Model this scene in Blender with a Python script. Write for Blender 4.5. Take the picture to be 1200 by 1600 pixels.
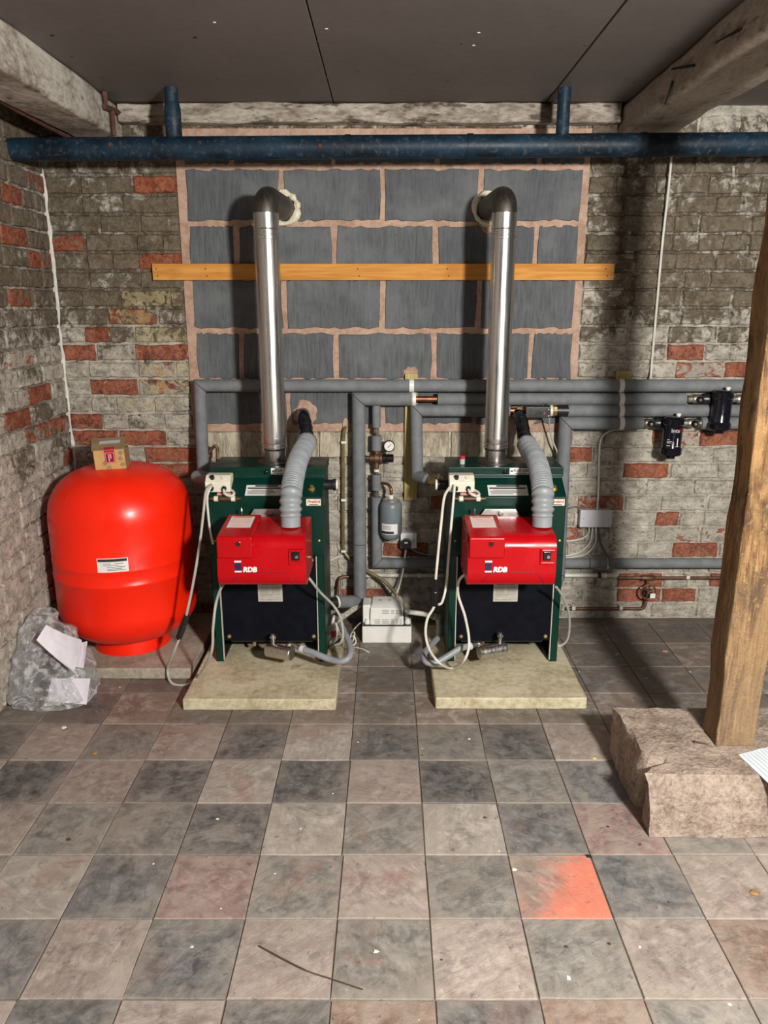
import bpy, bmesh, math, random
from mathutils import Vector, Matrix
random.seed(7)
for o in list(bpy.data.objects): bpy.data.objects.remove(o)
S = bpy.context.scene
COL = S.collection

# ------------------------------------------------------------------ camera
PITCH = math.atan(325/1200.0)
CAM_H = 1.55
cam_d = bpy.data.cameras.new('camera'); cam = bpy.data.objects.new('camera', cam_d); COL.objects.link(cam)
cam_d.sensor_fit = 'VERTICAL'; cam_d.sensor_height = 36.0; cam_d.lens = 27.0
cam_d.clip_start = 0.05
cam_d.shift_x = -5/1600.0
cam.location = (0, 0, CAM_H); cam.rotation_euler = (math.pi/2 - PITCH, 0, 0)
S.camera = cam

# ------------------------------------------------------------------ light
W = bpy.data.worlds.new('world'); S.world = W; W.use_nodes = True
bg = W.node_tree.nodes['Background']; bg.inputs[0].default_value = (0.92, 0.96, 1.0, 1); bg.inputs[1].default_value = 0.05
ld = bpy.data.lights.new('work_lamp', 'POINT'); ld.energy = 650; ld.shadow_soft_size = 0.11; ld.color = (1.0, 0.955, 0.89)
lo = bpy.data.objects.new('work_lamp', ld); COL.objects.link(lo); lo.location = (1.16, -0.28, 1.93)
S.view_settings.view_transform = 'Standard'; S.view_settings.look = 'None'
S.view_settings.gamma = 1.0; S.view_settings.use_curve_mapping = False
S.view_settings.exposure = 0.0

# ------------------------------------------------------------------ projection helpers (photo pixel + real depth -> point in the room)
F = 1200.0; CP, SP = math.cos(PITCH), math.sin(PITCH)
def ray(u, v):
    a = (u-605)/F; b = (800-v)/F
    return Vector((a, CP+b*SP, b*CP-SP))
def at(u, v, Y):
    r = ray(u, v); t = Y/r.y
    return Vector((r.x*t, Y, CAM_H+r.z*t))
def fl(u, v, Z=0.0):
    r = ray(u, v); t = (Z-CAM_H)/r.z
    return Vector((r.x*t, r.y*t, Z))
def pj(p):
    d = p[1]*CP-(p[2]-CAM_H)*SP
    return 605+F*p[0]/d, 800-F*(p[1]*SP+(p[2]-CAM_H)*CP)/d

# ------------------------------------------------------------------ mesh helpers
class MB:
    def __init__(s): s.v = []; s.f = []
    def add(s, vs, fs):
        n = len(s.v); s.v += [Vector(p) for p in vs]; s.f += [tuple(i+n for i in f) for f in fs]; return s
    def box(s, x0, x1, y0, y1, z0, z1):
        return s.add([(x0,y0,z0),(x1,y0,z0),(x1,y1,z0),(x0,y1,z0),(x0,y0,z1),(x1,y0,z1),(x1,y1,z1),(x0,y1,z1)],
                     [(0,3,2,1),(4,5,6,7),(0,1,5,4),(1,2,6,5),(2,3,7,6),(3,0,4,7)])
    def rings(s, rings, cap0=True, cap1=True):
        n = len(rings[0]); vs = [p for r in rings for p in r]; fs = []
        for i in range(len(rings)-1):
            for j in range(n):
                k = (j+1) % n
                fs.append((i*n+j, i*n+k, (i+1)*n+k, (i+1)*n+j))
        if cap0: fs.append(tuple(range(n))[::-1])
        if cap1: fs.append(tuple((len(rings)-1)*n+j for j in range(n)))
        return s.add(vs, fs)
    def tube(s, pts, r, n=14, cap=True):
        return s.rings(tube_rings(pts, r, n), cap, cap)
    def cyl(s, p0, p1, r0, r1=None, n=20):
        r1 = r0 if r1 is None else r1
        return s.tube([p0, p1], [r0, r1], n)
    def lathe(s, c, prof, axis='z', n=32):
        c = Vector(c); rings = []
        for r, h in prof:
            ring = []
            for j in range(n):
                a = 2*math.pi*j/n; x, y = max(r, 1e-4)*math.cos(a), max(r, 1e-4)*math.sin(a)
                ring.append(c+(Vector((x,y,h)) if axis == 'z' else Vector((h,x,y)) if axis == 'x' else Vector((y,h,x))))
            rings.append(ring)
        return s.rings(rings)
    def prism(s, poly, a0, a1, axis='x'):
        def P(p, a): return Vector((a,p[0],p[1])) if axis == 'x' else Vector((p[0],p[1],a)) if axis == 'z' else Vector((p[0],a,p[1]))
        return s.rings([[P(p, a0) for p in poly], [P(p, a1) for p in poly]])
    def plate(s, o, xd, yd, x0, x1, y0, y1, t=0.0006, up=0.0):
        n = xd.cross(yd).normalized(); o = Vector(o)
        q = [o+xd*x+yd*y for x, y in ((x0,y0),(x1,y0),(x1,y1),(x0,y1))]
        return s.rings([[p+n*up for p in q], [p+n*(up+t) for p in q]])
    def xf(s, m): s.v = [m @ p for p in s.v]; return s

def tube_rings(pts, r, n):
    pts = [Vector(p) for p in pts]
    R = r if isinstance(r, (list, tuple)) else [r]*len(pts)
    d = [(pts[i+1]-pts[i]).normalized() for i in range(len(pts)-1)]
    a = Vector((0,0,1)) if abs(d[0].z) < 0.9 else Vector((1,0,0))
    e1 = d[0].cross(a).normalized(); e2 = d[0].cross(e1).normalized()
    offs = [e1*math.cos(2*math.pi*j/n)+e2*math.sin(2*math.pi*j/n) for j in range(n)]
    out = []
    for i, p in enumerate(pts):
        if i == 0: out.append([p+o*R[0] for o in offs]); continue
        di = d[i-1]
        if i == len(pts)-1:
            out.append([p+o*R[i] for o in offs]); continue
        dn = d[i]; nb = (di+dn).normalized(); ring = []
        for o in offs:
            q = o*R[i]; t = -q.dot(nb)/di.dot(nb); ring.append(p+q+di*t)
        out.append(ring)
        ax = di.cross(dn)
        if ax.length > 1e-6:
            m = Matrix.Rotation(di.angle(dn), 3, ax.normalized()); offs = [m @ o for o in offs]
    return out

def spline(pts, n=8):
    P = [Vector(p) for p in pts]; P = [P[0]*2-P[1]]+P+[P[-1]*2-P[-2]]; out = []
    for i in range(1, len(P)-2):
        for k in range(n):
            t = k/n; a, b, c, e = P[i-1], P[i], P[i+1], P[i+2]
            out.append(0.5*((2*b)+(c-a)*t+(2*a-5*b+4*c-e)*t*t+(3*b-a-3*c+e)*t**3))
    out.append(P[-2].copy()); return out

def mesh_of(name, mb, bev=0, seg=2, ang=35, smooth=True, off=Vector((0,0,0))):
    me = bpy.data.meshes.new(name)
    me.from_pydata([tuple(p-off) for p in mb.v], [], mb.f)
    bm = bmesh.new(); bm.from_mesh(me)
    bmesh.ops.recalc_face_normals(bm, faces=bm.faces)
    if bev:
        es = [e for e in bm.edges if len(e.link_faces) == 2 and e.calc_face_angle(0) > math.radians(30)]
        bmesh.ops.bevel(bm, geom=es, offset=bev, segments=seg, profile=0.5, affect='EDGES', clamp_overlap=True)
    bm.to_mesh(me); bm.free()
    if smooth:
        me.polygons.foreach_set('use_smooth', [True]*len(me.polygons)); me.set_sharp_from_angle(angle=math.radians(ang))
    return me
def wloc(o):
    p = Vector((0,0,0))
    while o: p += o.location; o = o.parent
    return p
def link(name, me, m, parent=None, loc=(0,0,0)):
    o = bpy.data.objects.new(name, me); COL.objects.link(o); o.location = loc
    if m and me and not me.materials: me.materials.append(m)
    if parent: o.parent = parent
    return o
def obj(name, mb, m, parent=None, bev=0, seg=2, ang=35, smooth=True):
    if parent is not None: off = wloc(parent)
    else:
        xs = [p.x for p in mb.v]; ys = [p.y for p in mb.v]; zs = [p.z for p in mb.v]
        off = Vector(((min(xs)+max(xs))/2, (min(ys)+max(ys))/2, min(zs)))
    me = mesh_of(name, mb, bev, seg, ang, smooth, off)
    o = link(name, me, m, parent, (0,0,0) if parent is not None else off)
    if bev:
        w = o.modifiers.new('normals', 'WEIGHTED_NORMAL'); w.keep_sharp = True; w.weight = 90
    return o
def tag(o, label, cat, group=None):
    o['label'] = label; o['category'] = cat
    if group: o['group'] = group
    return o
def thing(name, label, cat, loc, group=None):
    o = bpy.data.objects.new(name, None); COL.objects.link(o); o.location = loc; o.empty_display_size = 0.05
    return tag(o, label, cat, group)
def struct(o): o['kind'] = 'structure'; return o

_deps = None
def text_mb(body, size, o, xd, yd, shear=0.0, bold=0.0, t=0.0006, up=0.0, align='CENTER'):
    cu = bpy.data.curves.new('lettering', 'FONT'); cu.body = body; cu.size = size; cu.align_x = align; cu.align_y = 'CENTER'
    cu.shear = shear; cu.offset = bold; cu.extrude = t/2; cu.resolution_u = 3
    ob = bpy.data.objects.new('lettering', cu); COL.objects.link(ob)
    bpy.context.view_layer.update()
    me = bpy.data.meshes.new_from_object(ob.evaluated_get(bpy.context.evaluated_depsgraph_get()))
    n = xd.cross(yd).normalized(); mb = MB()
    mb.add([Vector(o)+xd*v.co.x+yd*v.co.y+n*(v.co.z+t/2+up) for v in me.vertices], [tuple(p.vertices) for p in me.polygons])
    bpy.data.objects.remove(ob); bpy.data.curves.remove(cu); bpy.data.meshes.remove(me)
    return mb

# ------------------------------------------------------------------ materials
class N:
    def __init__(s, name):
        s.m = bpy.data.materials.new(name); s.m.use_nodes = True; s.t = s.m.node_tree
        s.b = s.t.nodes['Principled BSDF']; s.out = s.t.nodes['Material Output']
    def n(s, typ, **k):
        x = s.t.nodes.new(typ)
        for a, b in k.items(): setattr(x, a, b)
        return x
    def l(s, a, b): s.t.links.new(a, b)
    def val(s, sock, v):
        if isinstance(v, (int, float)): sock.default_value = v
        elif isinstance(v, tuple): sock.default_value = v+(1,) if len(v) == 3 else v
        else: s.l(v, sock)
    def pos(s): return s.n('ShaderNodeNewGeometry').outputs['Position']
    def oc(s): return s.n('ShaderNodeTexCoord').outputs['Object']
    def mapping(s, vec, scale=(1,1,1), loc=(0,0,0), rot=(0,0,0)):
        x = s.n('ShaderNodeMapping'); s.l(vec, x.inputs[0]); x.inputs['Scale'].default_value = scale; x.inputs['Location'].default_value = loc
        x.inputs['Rotation'].default_value = rot
        return x.outputs[0]
    def noise(s, vec, scale, detail=5, rough=0.6, dist=0.0):
        x = s.n('ShaderNodeTexNoise'); s.l(vec, x.inputs['Vector']); x.inputs['Scale'].default_value = scale
        x.inputs['Detail'].default_value = detail; x.inputs['Roughness'].default_value = rough; x.inputs['Distortion'].default_value = dist
        return x.outputs[0]
    def math(s, op, a, b=0.0, c=None, clamp=False):
        x = s.n('ShaderNodeMath', operation=op, use_clamp=clamp); s.val(x.inputs[0], a); s.val(x.inputs[1], b)
        if c is not None: s.val(x.inputs[2], c)
        return x.outputs[0]
    def step(s, v, lo, hi, a=0.0, b=1.0):
        x = s.n('ShaderNodeMapRange', interpolation_type='SMOOTHSTEP'); s.val(x.inputs[0], v)
        s.val(x.inputs[1], lo); s.val(x.inputs[2], hi); s.val(x.inputs[3], a); s.val(x.inputs[4], b)
        return x.outputs[0]
    def mix(s, f, a, b, mode='MIX'):
        x = s.n('ShaderNodeMix', data_type='RGBA', blend_type=mode); s.val(x.inputs[0], f); s.val(x.inputs[6], a); s.val(x.inputs[7], b)
        return x.outputs[2]
    def ocol(s):
        x = s.n('ShaderNodeObjectInfo'); y = s.n('ShaderNodeSeparateColor'); s.l(x.outputs['Color'], y.inputs[0])
        return x.outputs['Color'], y.outputs[0], y.outputs[1], y.outputs[2], x.outputs['Random']
    def bump(s, h, strength=0.4, dist=0.004):
        x = s.n('ShaderNodeBump'); s.val(x.inputs['Height'], h); x.inputs['Strength'].default_value = strength; x.inputs['Distance'].default_value = dist
        s.l(x.outputs[0], s.b.inputs['Normal']); return x
    def fin(s, col, rough=0.7, metal=0.0, spec=0.5):
        s.val(s.b.inputs['Base Color'], col); s.val(s.b.inputs['Roughness'], rough); s.b.inputs['Metallic'].default_value = metal
        s.b.inputs['Specular IOR Level'].default_value = spec
        return s.m

def plain(name, col, rough=0.5, metal=0.0, var=0.25, vs=14, bump=0.0, bs=120, spec=0.5, coat=0.0, dust=0.0):
    k = N(name); oc = k.oc(); f = k.noise(oc, vs, 5)
    c = k.mix(k.step(f, 0.3, 0.7), tuple(x*(1-var) for x in col), tuple(min(1, x*(1+var)) for x in col))
    if dust:
        c = k.mix(k.math('MULTIPLY', k.step(k.noise(oc, 45, 6, 0.7), 0.5, 0.72), dust), c, (0.42, 0.38, 0.33))
    if bump: k.bump(k.noise(oc, bs, 4), bump, 0.002)
    if coat: k.b.inputs['Coat Weight'].default_value = coat; k.b.inputs['Coat Roughness'].default_value = 0.12
    r = k.step(k.noise(oc, vs*2, 3), 0.3, 0.7, max(0.02, rough-0.06), min(1, rough+0.08))
    return k.fin(c, r, metal, spec)

def wall_mat(name, kind='back', brick=True):
    k = N(name); P = k.pos()
    sx = k.n('ShaderNodeSeparateXYZ'); k.l(P, sx.inputs[0]); X, Y, Z = sx.outputs
    n1 = k.noise(P, 6, 9, 0.66, 0.4); n2 = k.noise(P, 26, 8, 0.68, 0.8); n3 = k.noise(P, 1.7, 4); n4 = k.noise(P, 70, 5, 0.62, 0.5)
    n5 = k.noise(k.mapping(P, (1,1,1.5), (7.3, 2.1, 4.4)), 15, 8, 0.68, 0.4)
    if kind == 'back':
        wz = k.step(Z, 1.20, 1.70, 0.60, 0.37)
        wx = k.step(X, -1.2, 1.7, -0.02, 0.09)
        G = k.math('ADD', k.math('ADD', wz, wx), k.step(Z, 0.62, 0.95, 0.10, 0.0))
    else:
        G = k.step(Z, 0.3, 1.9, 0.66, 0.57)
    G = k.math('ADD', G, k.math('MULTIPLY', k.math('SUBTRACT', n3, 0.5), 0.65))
    if brick:
        col, R, Gb, B, rnd = k.ocol()
        G = k.math('ADD', G, k.math('MULTIPLY', k.math('SUBTRACT', Gb, 0.5), 0.25))
    else:
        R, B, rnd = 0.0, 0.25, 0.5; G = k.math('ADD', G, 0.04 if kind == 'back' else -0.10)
    s = k.math('ADD', k.math('MULTIPLY', n1, 0.5), k.math('MULTIPLY', n2, 0.5))
    wm = k.step(k.math('ADD', s, k.math('SUBTRACT', G, 0.5)), 0.45, 0.545)
    if kind == 'back':
        dark = k.mix(k.step(n2, 0.35, 0.65), (0.105, 0.082, 0.056), (0.225, 0.190, 0.140))
        white = (0.58, 0.54, 0.46)
    else:
        dark = k.mix(k.step(n2, 0.35, 0.65), (0.19, 0.15, 0.125), (0.34, 0.285, 0.24))
        white = (0.56, 0.50, 0.44)
    if brick: dark = k.mix(k.math('MULTIPLY', rnd, 0.28), dark, (0.25, 0.20, 0.15))
    c = k.mix(wm, dark, k.mix(k.step(n5, 0.3, 0.7), tuple(x*0.52 for x in white), tuple(x*1.12 for x in white)))
    # bare red brick showing through
    if brick:
        rm = k.step(k.math('ADD', k.math('ADD', k.math('MULTIPLY', n5, 0.75), k.math('MULTIPLY', n1, 0.2)), k.math('SUBTRACT', R, 0.5)), 0.49, 0.54)
        red = k.mix(k.step(n2, 0.3, 0.7), (0.17, 0.036, 0.02), (0.45, 0.135, 0.066))
        red = k.mix(k.math('MULTIPLY', k.step(n4, 0.5, 0.66), 0.55), red, (0.48, 0.36, 0.28))
        c = k.mix(k.math('MULTIPLY', rm, 0.95), c, red)
        ym = k.step(k.math('ADD', n2, k.math('SUBTRACT', B, 0.5)), 0.5, 0.60)
        c = k.mix(k.math('MULTIPLY', ym, 0.55), c, (0.55, 0.46, 0.22))
    # soot, pits and flakes
    c = k.mix(k.math('MULTIPLY', k.step(n4, 0.57, 0.68), 0.65), c, (0.055, 0.043, 0.032))
    c = k.mix(k.math('MULTIPLY', k.step(k.noise(P, 19, 8, 0.72, 1.4), 0.58, 0.66), 0.6), c, (0.10, 0.077, 0.053))
    c = k.mix(k.math('MULTIPLY', k.step(k.noise(k.mapping(P, (1,1,1), (2,9,5)), 30, 7, 0.7, 1.0), 0.63, 0.68), 0.7), c, (0.66, 0.62, 0.53))
    h = k.math('ADD', k.math('MULTIPLY', n1, 1.0), k.math('ADD', k.math('MULTIPLY', n2, 1.3), k.math('ADD', k.math('MULTIPLY', wm, 0.22), k.math('MULTIPLY', n4, 0.4))))
    k.bump(h, 0.9, 0.014)
    return k.fin(c, 0.93, 0, 0.12)

def tile_mat():
    k = N('worn_quarry_tile'); P = k.pos(); col, r, g, b, rnd = k.ocol(); tc = k.oc()
    off = k.n('ShaderNodeVectorMath', operation='ADD'); cv = k.n('ShaderNodeCombineXYZ')
    for i in range(3): k.l(k.math('MULTIPLY', rnd, 40.0+i*13), cv.inputs[i])
    k.l(tc, off.inputs[0]); k.l(cv.outputs[0], off.inputs[1]); T = off.outputs[0]          # each tile its own stone
    rot = k.n('ShaderNodeVectorRotate', rotation_type='Z_AXIS'); k.l(T, rot.inputs[0]); k.l(k.math('MULTIPLY', rnd, 6.0), rot.inputs['Angle'])
    s1 = k.noise(T, 5.5, 9, 0.68, 0.7); s2 = k.noise(T, 24, 8, 0.70, 0.4); rift = k.noise(k.mapping(rot.outputs[0], (4, 15, 4)), 2.4, 8, 0.68, 1.0)
    w1 = k.noise(P, 3.2, 8, 0.66, 0.6); w2 = k.noise(P, 11, 8, 0.68, 0.8); w3 = k.noise(P, 34, 7, 0.70)
    lum = k.step(r, 0.06, 0.20, 0.55, 1.0)
    c = k.mix(k.step(s2, 0.30, 0.70), k.mix(0.42, col, (0,0,0)), k.mix(0.26, col, (0.58, 0.54, 0.49)))
    c = k.mix(k.math('MULTIPLY', k.step(rift, 0.46, 0.62), 0.55), c, k.mix(0.55, col, (0.10, 0.10, 0.098)))     # riven dark bands
    c = k.mix(k.math('MULTIPLY', k.step(s1, 0.50, 0.66), 0.50), c, (0.345, 0.315, 0.275))                         # pale bloom
    c = k.mix(k.math('MULTIPLY', k.step(k.noise(k.mapping(T, (1,1,1), (9,2,4)), 4.5, 7, 0.62, 0.8), 0.55, 0.70), k.math('MULTIPLY', lum, 0.40)), c, (0.30, 0.15, 0.115))
    # trodden dirt crossing the joints
    c = k.mix(k.math('MULTIPLY', k.step(k.math('ADD', k.math('MULTIPLY', w1, 0.55), k.math('MULTIPLY', w2, 0.45)), 0.49, 0.60), k.math('MULTIPLY', lum, 0.50)), c, (0.27, 0.235, 0.20))
    c = k.mix(k.math('MULTIPLY', k.step(k.noise(k.mapping(P, (1,1,1), (4,7,2)), 7, 9, 0.72, 1.2), 0.55, 0.64), 0.45), c, (0.085, 0.078, 0.07))
    ab = k.n('ShaderNodeVectorMath', operation='ABSOLUTE'); k.l(tc, ab.inputs[0]); sp_ = k.n('ShaderNodeSeparateXYZ'); k.l(ab.outputs[0], sp_.inputs[0])
    ed = k.math('MAXIMUM', sp_.outputs[0], sp_.outputs[1])
    em = k.math('MULTIPLY', k.step(k.math('ADD', ed, k.math('MULTIPLY', k.math('SUBTRACT', s1, 0.5), 0.24)), 0.065, 0.135), 0.48)
    c = k.mix(em, c, k.mix(0.75, col, (0.33, 0.285, 0.24)))
    oi = k.n('ShaderNodeObjectInfo'); pa = k.math('SUBTRACT', 1.0, oi.outputs['Alpha'])
    sq = k.n('ShaderNodeSeparateXYZ'); k.l(tc, sq.inputs[0])
    pm_ = k.math('ADD', k.math('ADD', k.math('MULTIPLY', sq.outputs[0], 3.2), k.math('MULTIPLY', sq.outputs[1], -1.6)), k.math('MULTIPLY', k.math('SUBTRACT', w2, 0.5), 1.2))
    c = k.mix(k.math('MULTIPLY', k.step(pm_, -0.30, 0.25), k.math('MULTIPLY', pa, k.step(w3, 0.3, 0.6, 0.95, 0.65))), c, (0.74, 0.19, 0.11))
    # brown dirt swept against the slabs
    sw = k.n('ShaderNodeSeparateXYZ'); k.l(P, sw.inputs[0])
    dm_ = k.math('MULTIPLY', k.step(sw.outputs[1], 2.48, 2.74), k.step(w2, 0.40, 0.54))
    c = k.mix(k.math('MULTIPLY', dm_, 0.62), c, (0.15, 0.108, 0.078))
    c = k.mix(k.math('MULTIPLY', k.step(w3, 0.60, 0.68), 0.6), c, (0.06, 0.052, 0.046))
    c = k.mix(k.step(k.noise(P, 130, 3, 0.6), 0.70, 0.75), c, (0.60, 0.56, 0.5))
    k.bump(k.math('ADD', k.math('MULTIPLY', s1, 1.0), k.math('ADD', k.math('MULTIPLY', rift, 0.8), k.math('MULTIPLY', w3, 0.5))), 0.6, 0.006)
    return k.fin(c, k.step(s2, 0.3, 0.7, 0.48, 0.78), 0, 0.35)

def grout_mat():
    k = N('floor_grout'); P = k.pos(); n1 = k.noise(P, 14, 7, 0.65)
    c = k.mix(n1, (0.09, 0.07, 0.055), (0.27, 0.225, 0.185)); k.bump(n1, 0.6, 0.006)
    return k.fin(c, 0.9, 0, 0.2)

def block_mat():
    k = N('grey_concrete_block'); P = k.pos(); col, r, g, b, rnd = k.ocol()
    st = k.noise(k.mapping(P, (46, 46, 4.5)), 2.2, 6, 0.7, 0.3); n2 = k.noise(P, 30, 6, 0.65); n3 = k.noise(P, 4, 4)
    c = k.mix(k.step(st, 0.25, 0.75), (0.078, 0.084, 0.090), (0.150, 0.162, 0.172))
    c = k.mix(k.math('MULTIPLY', rnd, 0.4), c, (0.075, 0.085, 0.095))
    c = k.mix(k.math('MULTIPLY', k.step(n3, 0.45, 0.7), 0.6), c, (0.185, 0.20, 0.205))
    c = k.mix(k.math('MULTIPLY', k.step(n2, 0.60, 0.72), 0.45), c, (0.035, 0.038, 0.042))
    k.bump(k.math('ADD', st, k.math('MULTIPLY', n2, 0.7)), 0.6, 0.006)
    return k.fin(c, 0.9, 0, 0.2)

def rough_stuff(name, a, b, d, s1=8, s2=40, bump=0.6, rough=0.9, stretch=(1,1,1), dthr=0.60, bd=0.008, damt=0.6):
    k = N(name); P = k.mapping(k.pos(), stretch); n1 = k.noise(P, s1, 8, 0.65, 0.5); n2 = k.noise(P, s2, 6, 0.65)
    c = k.mix(k.step(k.math('ADD', k.math('MULTIPLY', n1, 0.6), k.math('MULTIPLY', n2, 0.4)), 0.36, 0.62), a, b)
    c = k.mix(k.math('MULTIPLY', k.step(k.noise(k.mapping(P, (1,1,1), (5,1,9)), s1*2.2, 7, 0.7), dthr, dthr+0.1), damt), c, d)
    k.bump(k.math('ADD', n1, k.math('MULTIPLY', n2, 0.6)), bump, bd)
    return k.fin(c, rough, 0, 0.2)

def wood(name, a, b, d, along='x', rough=0.7, knots=True, scale=1.0):
    k = N(name); oc = k.oc(); st = (3, 60, 60) if along == 'x' else (60, 60, 3)
    st = tuple(x*scale for x in st)
    g = k.noise(k.mapping(oc, st), 1.0, 7, 0.62, 1.2); n = k.noise(oc, 5, 5)
    c = k.mix(k.step(g, 0.34, 0.66), a, b)
    c = k.mix(k.math('MULTIPLY', k.step(n, 0.52, 0.72), 0.6), c, d)
    if knots:
        vo = k.n('ShaderNodeTexVoronoi'); k.l(k.mapping(oc, (3.1, 9, 9) if along == 'x' else (9, 9, 3.1)), vo.inputs['Vector']); vo.inputs['Scale'].default_value = 1.0
        c = k.mix(k.math('MULTIPLY', k.step(vo.outputs['Distance'], 0.05, 0.11, 1.0, 0.0), 0.8), c, tuple(x*0.5 for x in d))
    k.bump(g, 0.35, 0.004)
    return k.fin(c, rough, 0, 0.25)

def steel(name, col=(0.70, 0.69, 0.66), rough=0.28):
    k = N(name); oc = k.oc(); g = k.noise(k.mapping(oc, (40, 40, 1.5)), 2, 5, 0.6); n = k.noise(oc, 12, 5)
    c = k.mix(g, tuple(x*0.78 for x in col), col); c = k.mix(k.math('MULTIPLY', k.step(n, 0.55, 0.8), 0.3), c, (0.40, 0.38, 0.34))
    return k.fin(c, k.step(g, 0.3, 0.7, rough-0.05, rough+0.1), 1.0)

def bag_mat():
    k = N('clear_polythene'); oc = k.oc()
    k.b.inputs['Base Color'].default_value = (0.62, 0.63, 0.64, 1); k.b.inputs['Roughness'].default_value = 0.14; k.b.inputs['Specular IOR Level'].default_value = 0.9
    k.bump(k.noise(oc, 14, 5, 0.55, 2.0), 0.8, 0.02)
    tr = k.n('ShaderNodeBsdfTransparent'); tr.inputs[0].default_value = (0.93, 0.94, 0.95, 1)
    lw = k.n('ShaderNodeLayerWeight'); lw.inputs[0].default_value = 0.35
    f = k.math('ADD', k.math('MULTIPLY', lw.outputs['Facing'], 0.35), k.step(k.noise(oc, 18, 6, 0.6, 1.2), 0.44, 0.64, 0.12, 0.62), clamp=True)
    mx = k.n('ShaderNodeMixShader'); k.l(f, mx.inputs[0]); k.l(tr.outputs[0], mx.inputs[1]); k.l(k.b.outputs[0], mx.inputs[2]); k.l(mx.outputs[0], k.out.inputs[0])
    return k.m

M = {}
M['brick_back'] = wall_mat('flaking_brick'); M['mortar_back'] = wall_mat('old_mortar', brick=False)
M['brick_left'] = wall_mat('flaking_brick_side', 'left'); M['mortar_left'] = wall_mat('old_mortar_side', 'left', False)
M['tile'] = tile_mat(); M['grout'] = grout_mat(); M['block'] = block_mat()
M['pink'] = rough_stuff('pink_mortar', (0.36, 0.23, 0.168), (0.53, 0.37, 0.285), (0.27, 0.165, 0.115), 10, 60, 0.8)
M['sill'] = rough_stuff('tooled_stone', (0.25, 0.21, 0.155), (0.62, 0.56, 0.44), (0.13, 0.10, 0.07), 7, 34, 1.0, stretch=(4.5, 4.5, 1))
M['limewash'] = rough_stuff('flaking_white_paint_timber', (0.19, 0.155, 0.12), (0.54, 0.505, 0.445), (0.09, 0.065, 0.042), 4, 34, 1.0, stretch=(1, 0.8, 1.6), dthr=0.54, damt=0.75)
M['plate_timber'] = rough_stuff('dirty_painted_wall_plate', (0.17, 0.13, 0.10), (0.50, 0.455, 0.39), (0.06, 0.045, 0.03), 5, 34, 1.0, stretch=(0.7, 1, 2.2), dthr=0.52, damt=0.85)
M['rbeam'] = rough_stuff('grubby_painted_oak', (0.27, 0.225, 0.18), (0.46, 0.41, 0.35), (0.07, 0.055, 0.045), 5, 45, 0.9, stretch=(1.6, 0.6, 1.6), dthr=0.57)
M['seal'] = rough_stuff('white_filler', (0.58, 0.58, 0.53), (0.78, 0.78, 0.72), (0.35, 0.33, 0.28), 12, 60, 0.4, dthr=0.66)
M['foam_seal'] = rough_stuff('expanding_foam', (0.62, 0.57, 0.40), (0.82, 0.79, 0.66), (0.40, 0.32, 0.18), 20, 70, 0.8)
M['board'] = rough_stuff('grey_ceiling_board', (0.150, 0.134, 0.126), (0.180, 0.162, 0.153), (0.125, 0.112, 0.106), 1.2, 30, 0.05, 0.6, dthr=0.62)
M['slab'] = rough_stuff('pale_concrete_slab', (0.36, 0.31, 0.19), (0.64, 0.585, 0.42), (0.20, 0.15, 0.085), 4, 40, 0.5, dthr=0.58)
M['slab_edge'] = M['slab']
M['slab_grey'] = rough_stuff('grey_concrete_slab', (0.26, 0.225, 0.18), (0.46, 0.41, 0.33), (0.16, 0.13, 0.10), 5, 50, 0.35)
M['stone'] = rough_stuff('weathered_sandstone', (0.22, 0.165, 0.13), (0.49, 0.40, 0.33), (0.12, 0.085, 0.06), 9, 80, 1.0, dthr=0.56, bd=0.014)
M['batten'] = wood('varnished_pine', (0.50, 0.205, 0.035), (0.66, 0.32, 0.075), (0.40, 0.15, 0.025))
M['green_batten'] = wood('treated_pine', (0.36, 0.29, 0.10), (0.58, 0.48, 0.20), (0.30, 0.25, 0.10), 'z', knots=False)
def post_mat():
    k = N('old_oak_post'); oc = k.oc(); g = k.noise(k.mapping(oc, (60, 60, 4.0)), 1.0, 9, 0.72, 1.6); n = k.noise(oc, 4.5, 6, 0.6); n2 = k.noise(oc, 60, 5, 0.65)
    c = k.mix(k.step(g, 0.36, 0.62), (0.125, 0.063, 0.03), (0.44, 0.25, 0.11))
    c = k.mix(k.math('MULTIPLY', k.step(n, 0.48, 0.62), 0.75), c, (0.085, 0.058, 0.04))
    c = k.mix(k.math('MULTIPLY', k.step(n2, 0.56, 0.66), 0.6), c, (0.55, 0.36, 0.17))
    c = k.mix(k.math('MULTIPLY', k.step(k.noise(k.mapping(oc, (7, 7, 2.2), (3,1,0)), 1.0, 7, 0.65, 0.8), 0.46, 0.56), 0.75), c, k.mix(g, (0.34, 0.185, 0.075), (0.66, 0.42, 0.19)))
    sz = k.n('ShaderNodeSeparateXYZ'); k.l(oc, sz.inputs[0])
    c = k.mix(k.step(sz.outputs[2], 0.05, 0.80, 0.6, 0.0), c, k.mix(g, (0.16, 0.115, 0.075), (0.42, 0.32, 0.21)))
    k.bump(k.math('ADD', g, k.math('MULTIPLY', n2, 0.7)), 1.0, 0.012)
    return k.fin(c, 0.8, 0, 0.25)
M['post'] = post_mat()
M['blue'] = plain('blue_painted_iron', (0.005, 0.019, 0.036), 0.5, 0, 0.5, 6, 0.3, 50, spec=0.3, dust=0.14)
M['rust'] = plain('rusty_iron', (0.10, 0.04, 0.03), 0.8, 0, 0.4, 20, 0.4)
M['steel'] = steel('flue_stainless'); M['steel_dark_reflect'] = steel('stainless_dark_reflection', (0.17, 0.155, 0.135), 0.5)  # second steel is a darkened copy, dim ceiling reflection put into its colour
M['zinc'] = plain('zinc_plate', (0.55, 0.54, 0.52), 0.4, 0.8, 0.15)
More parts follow.
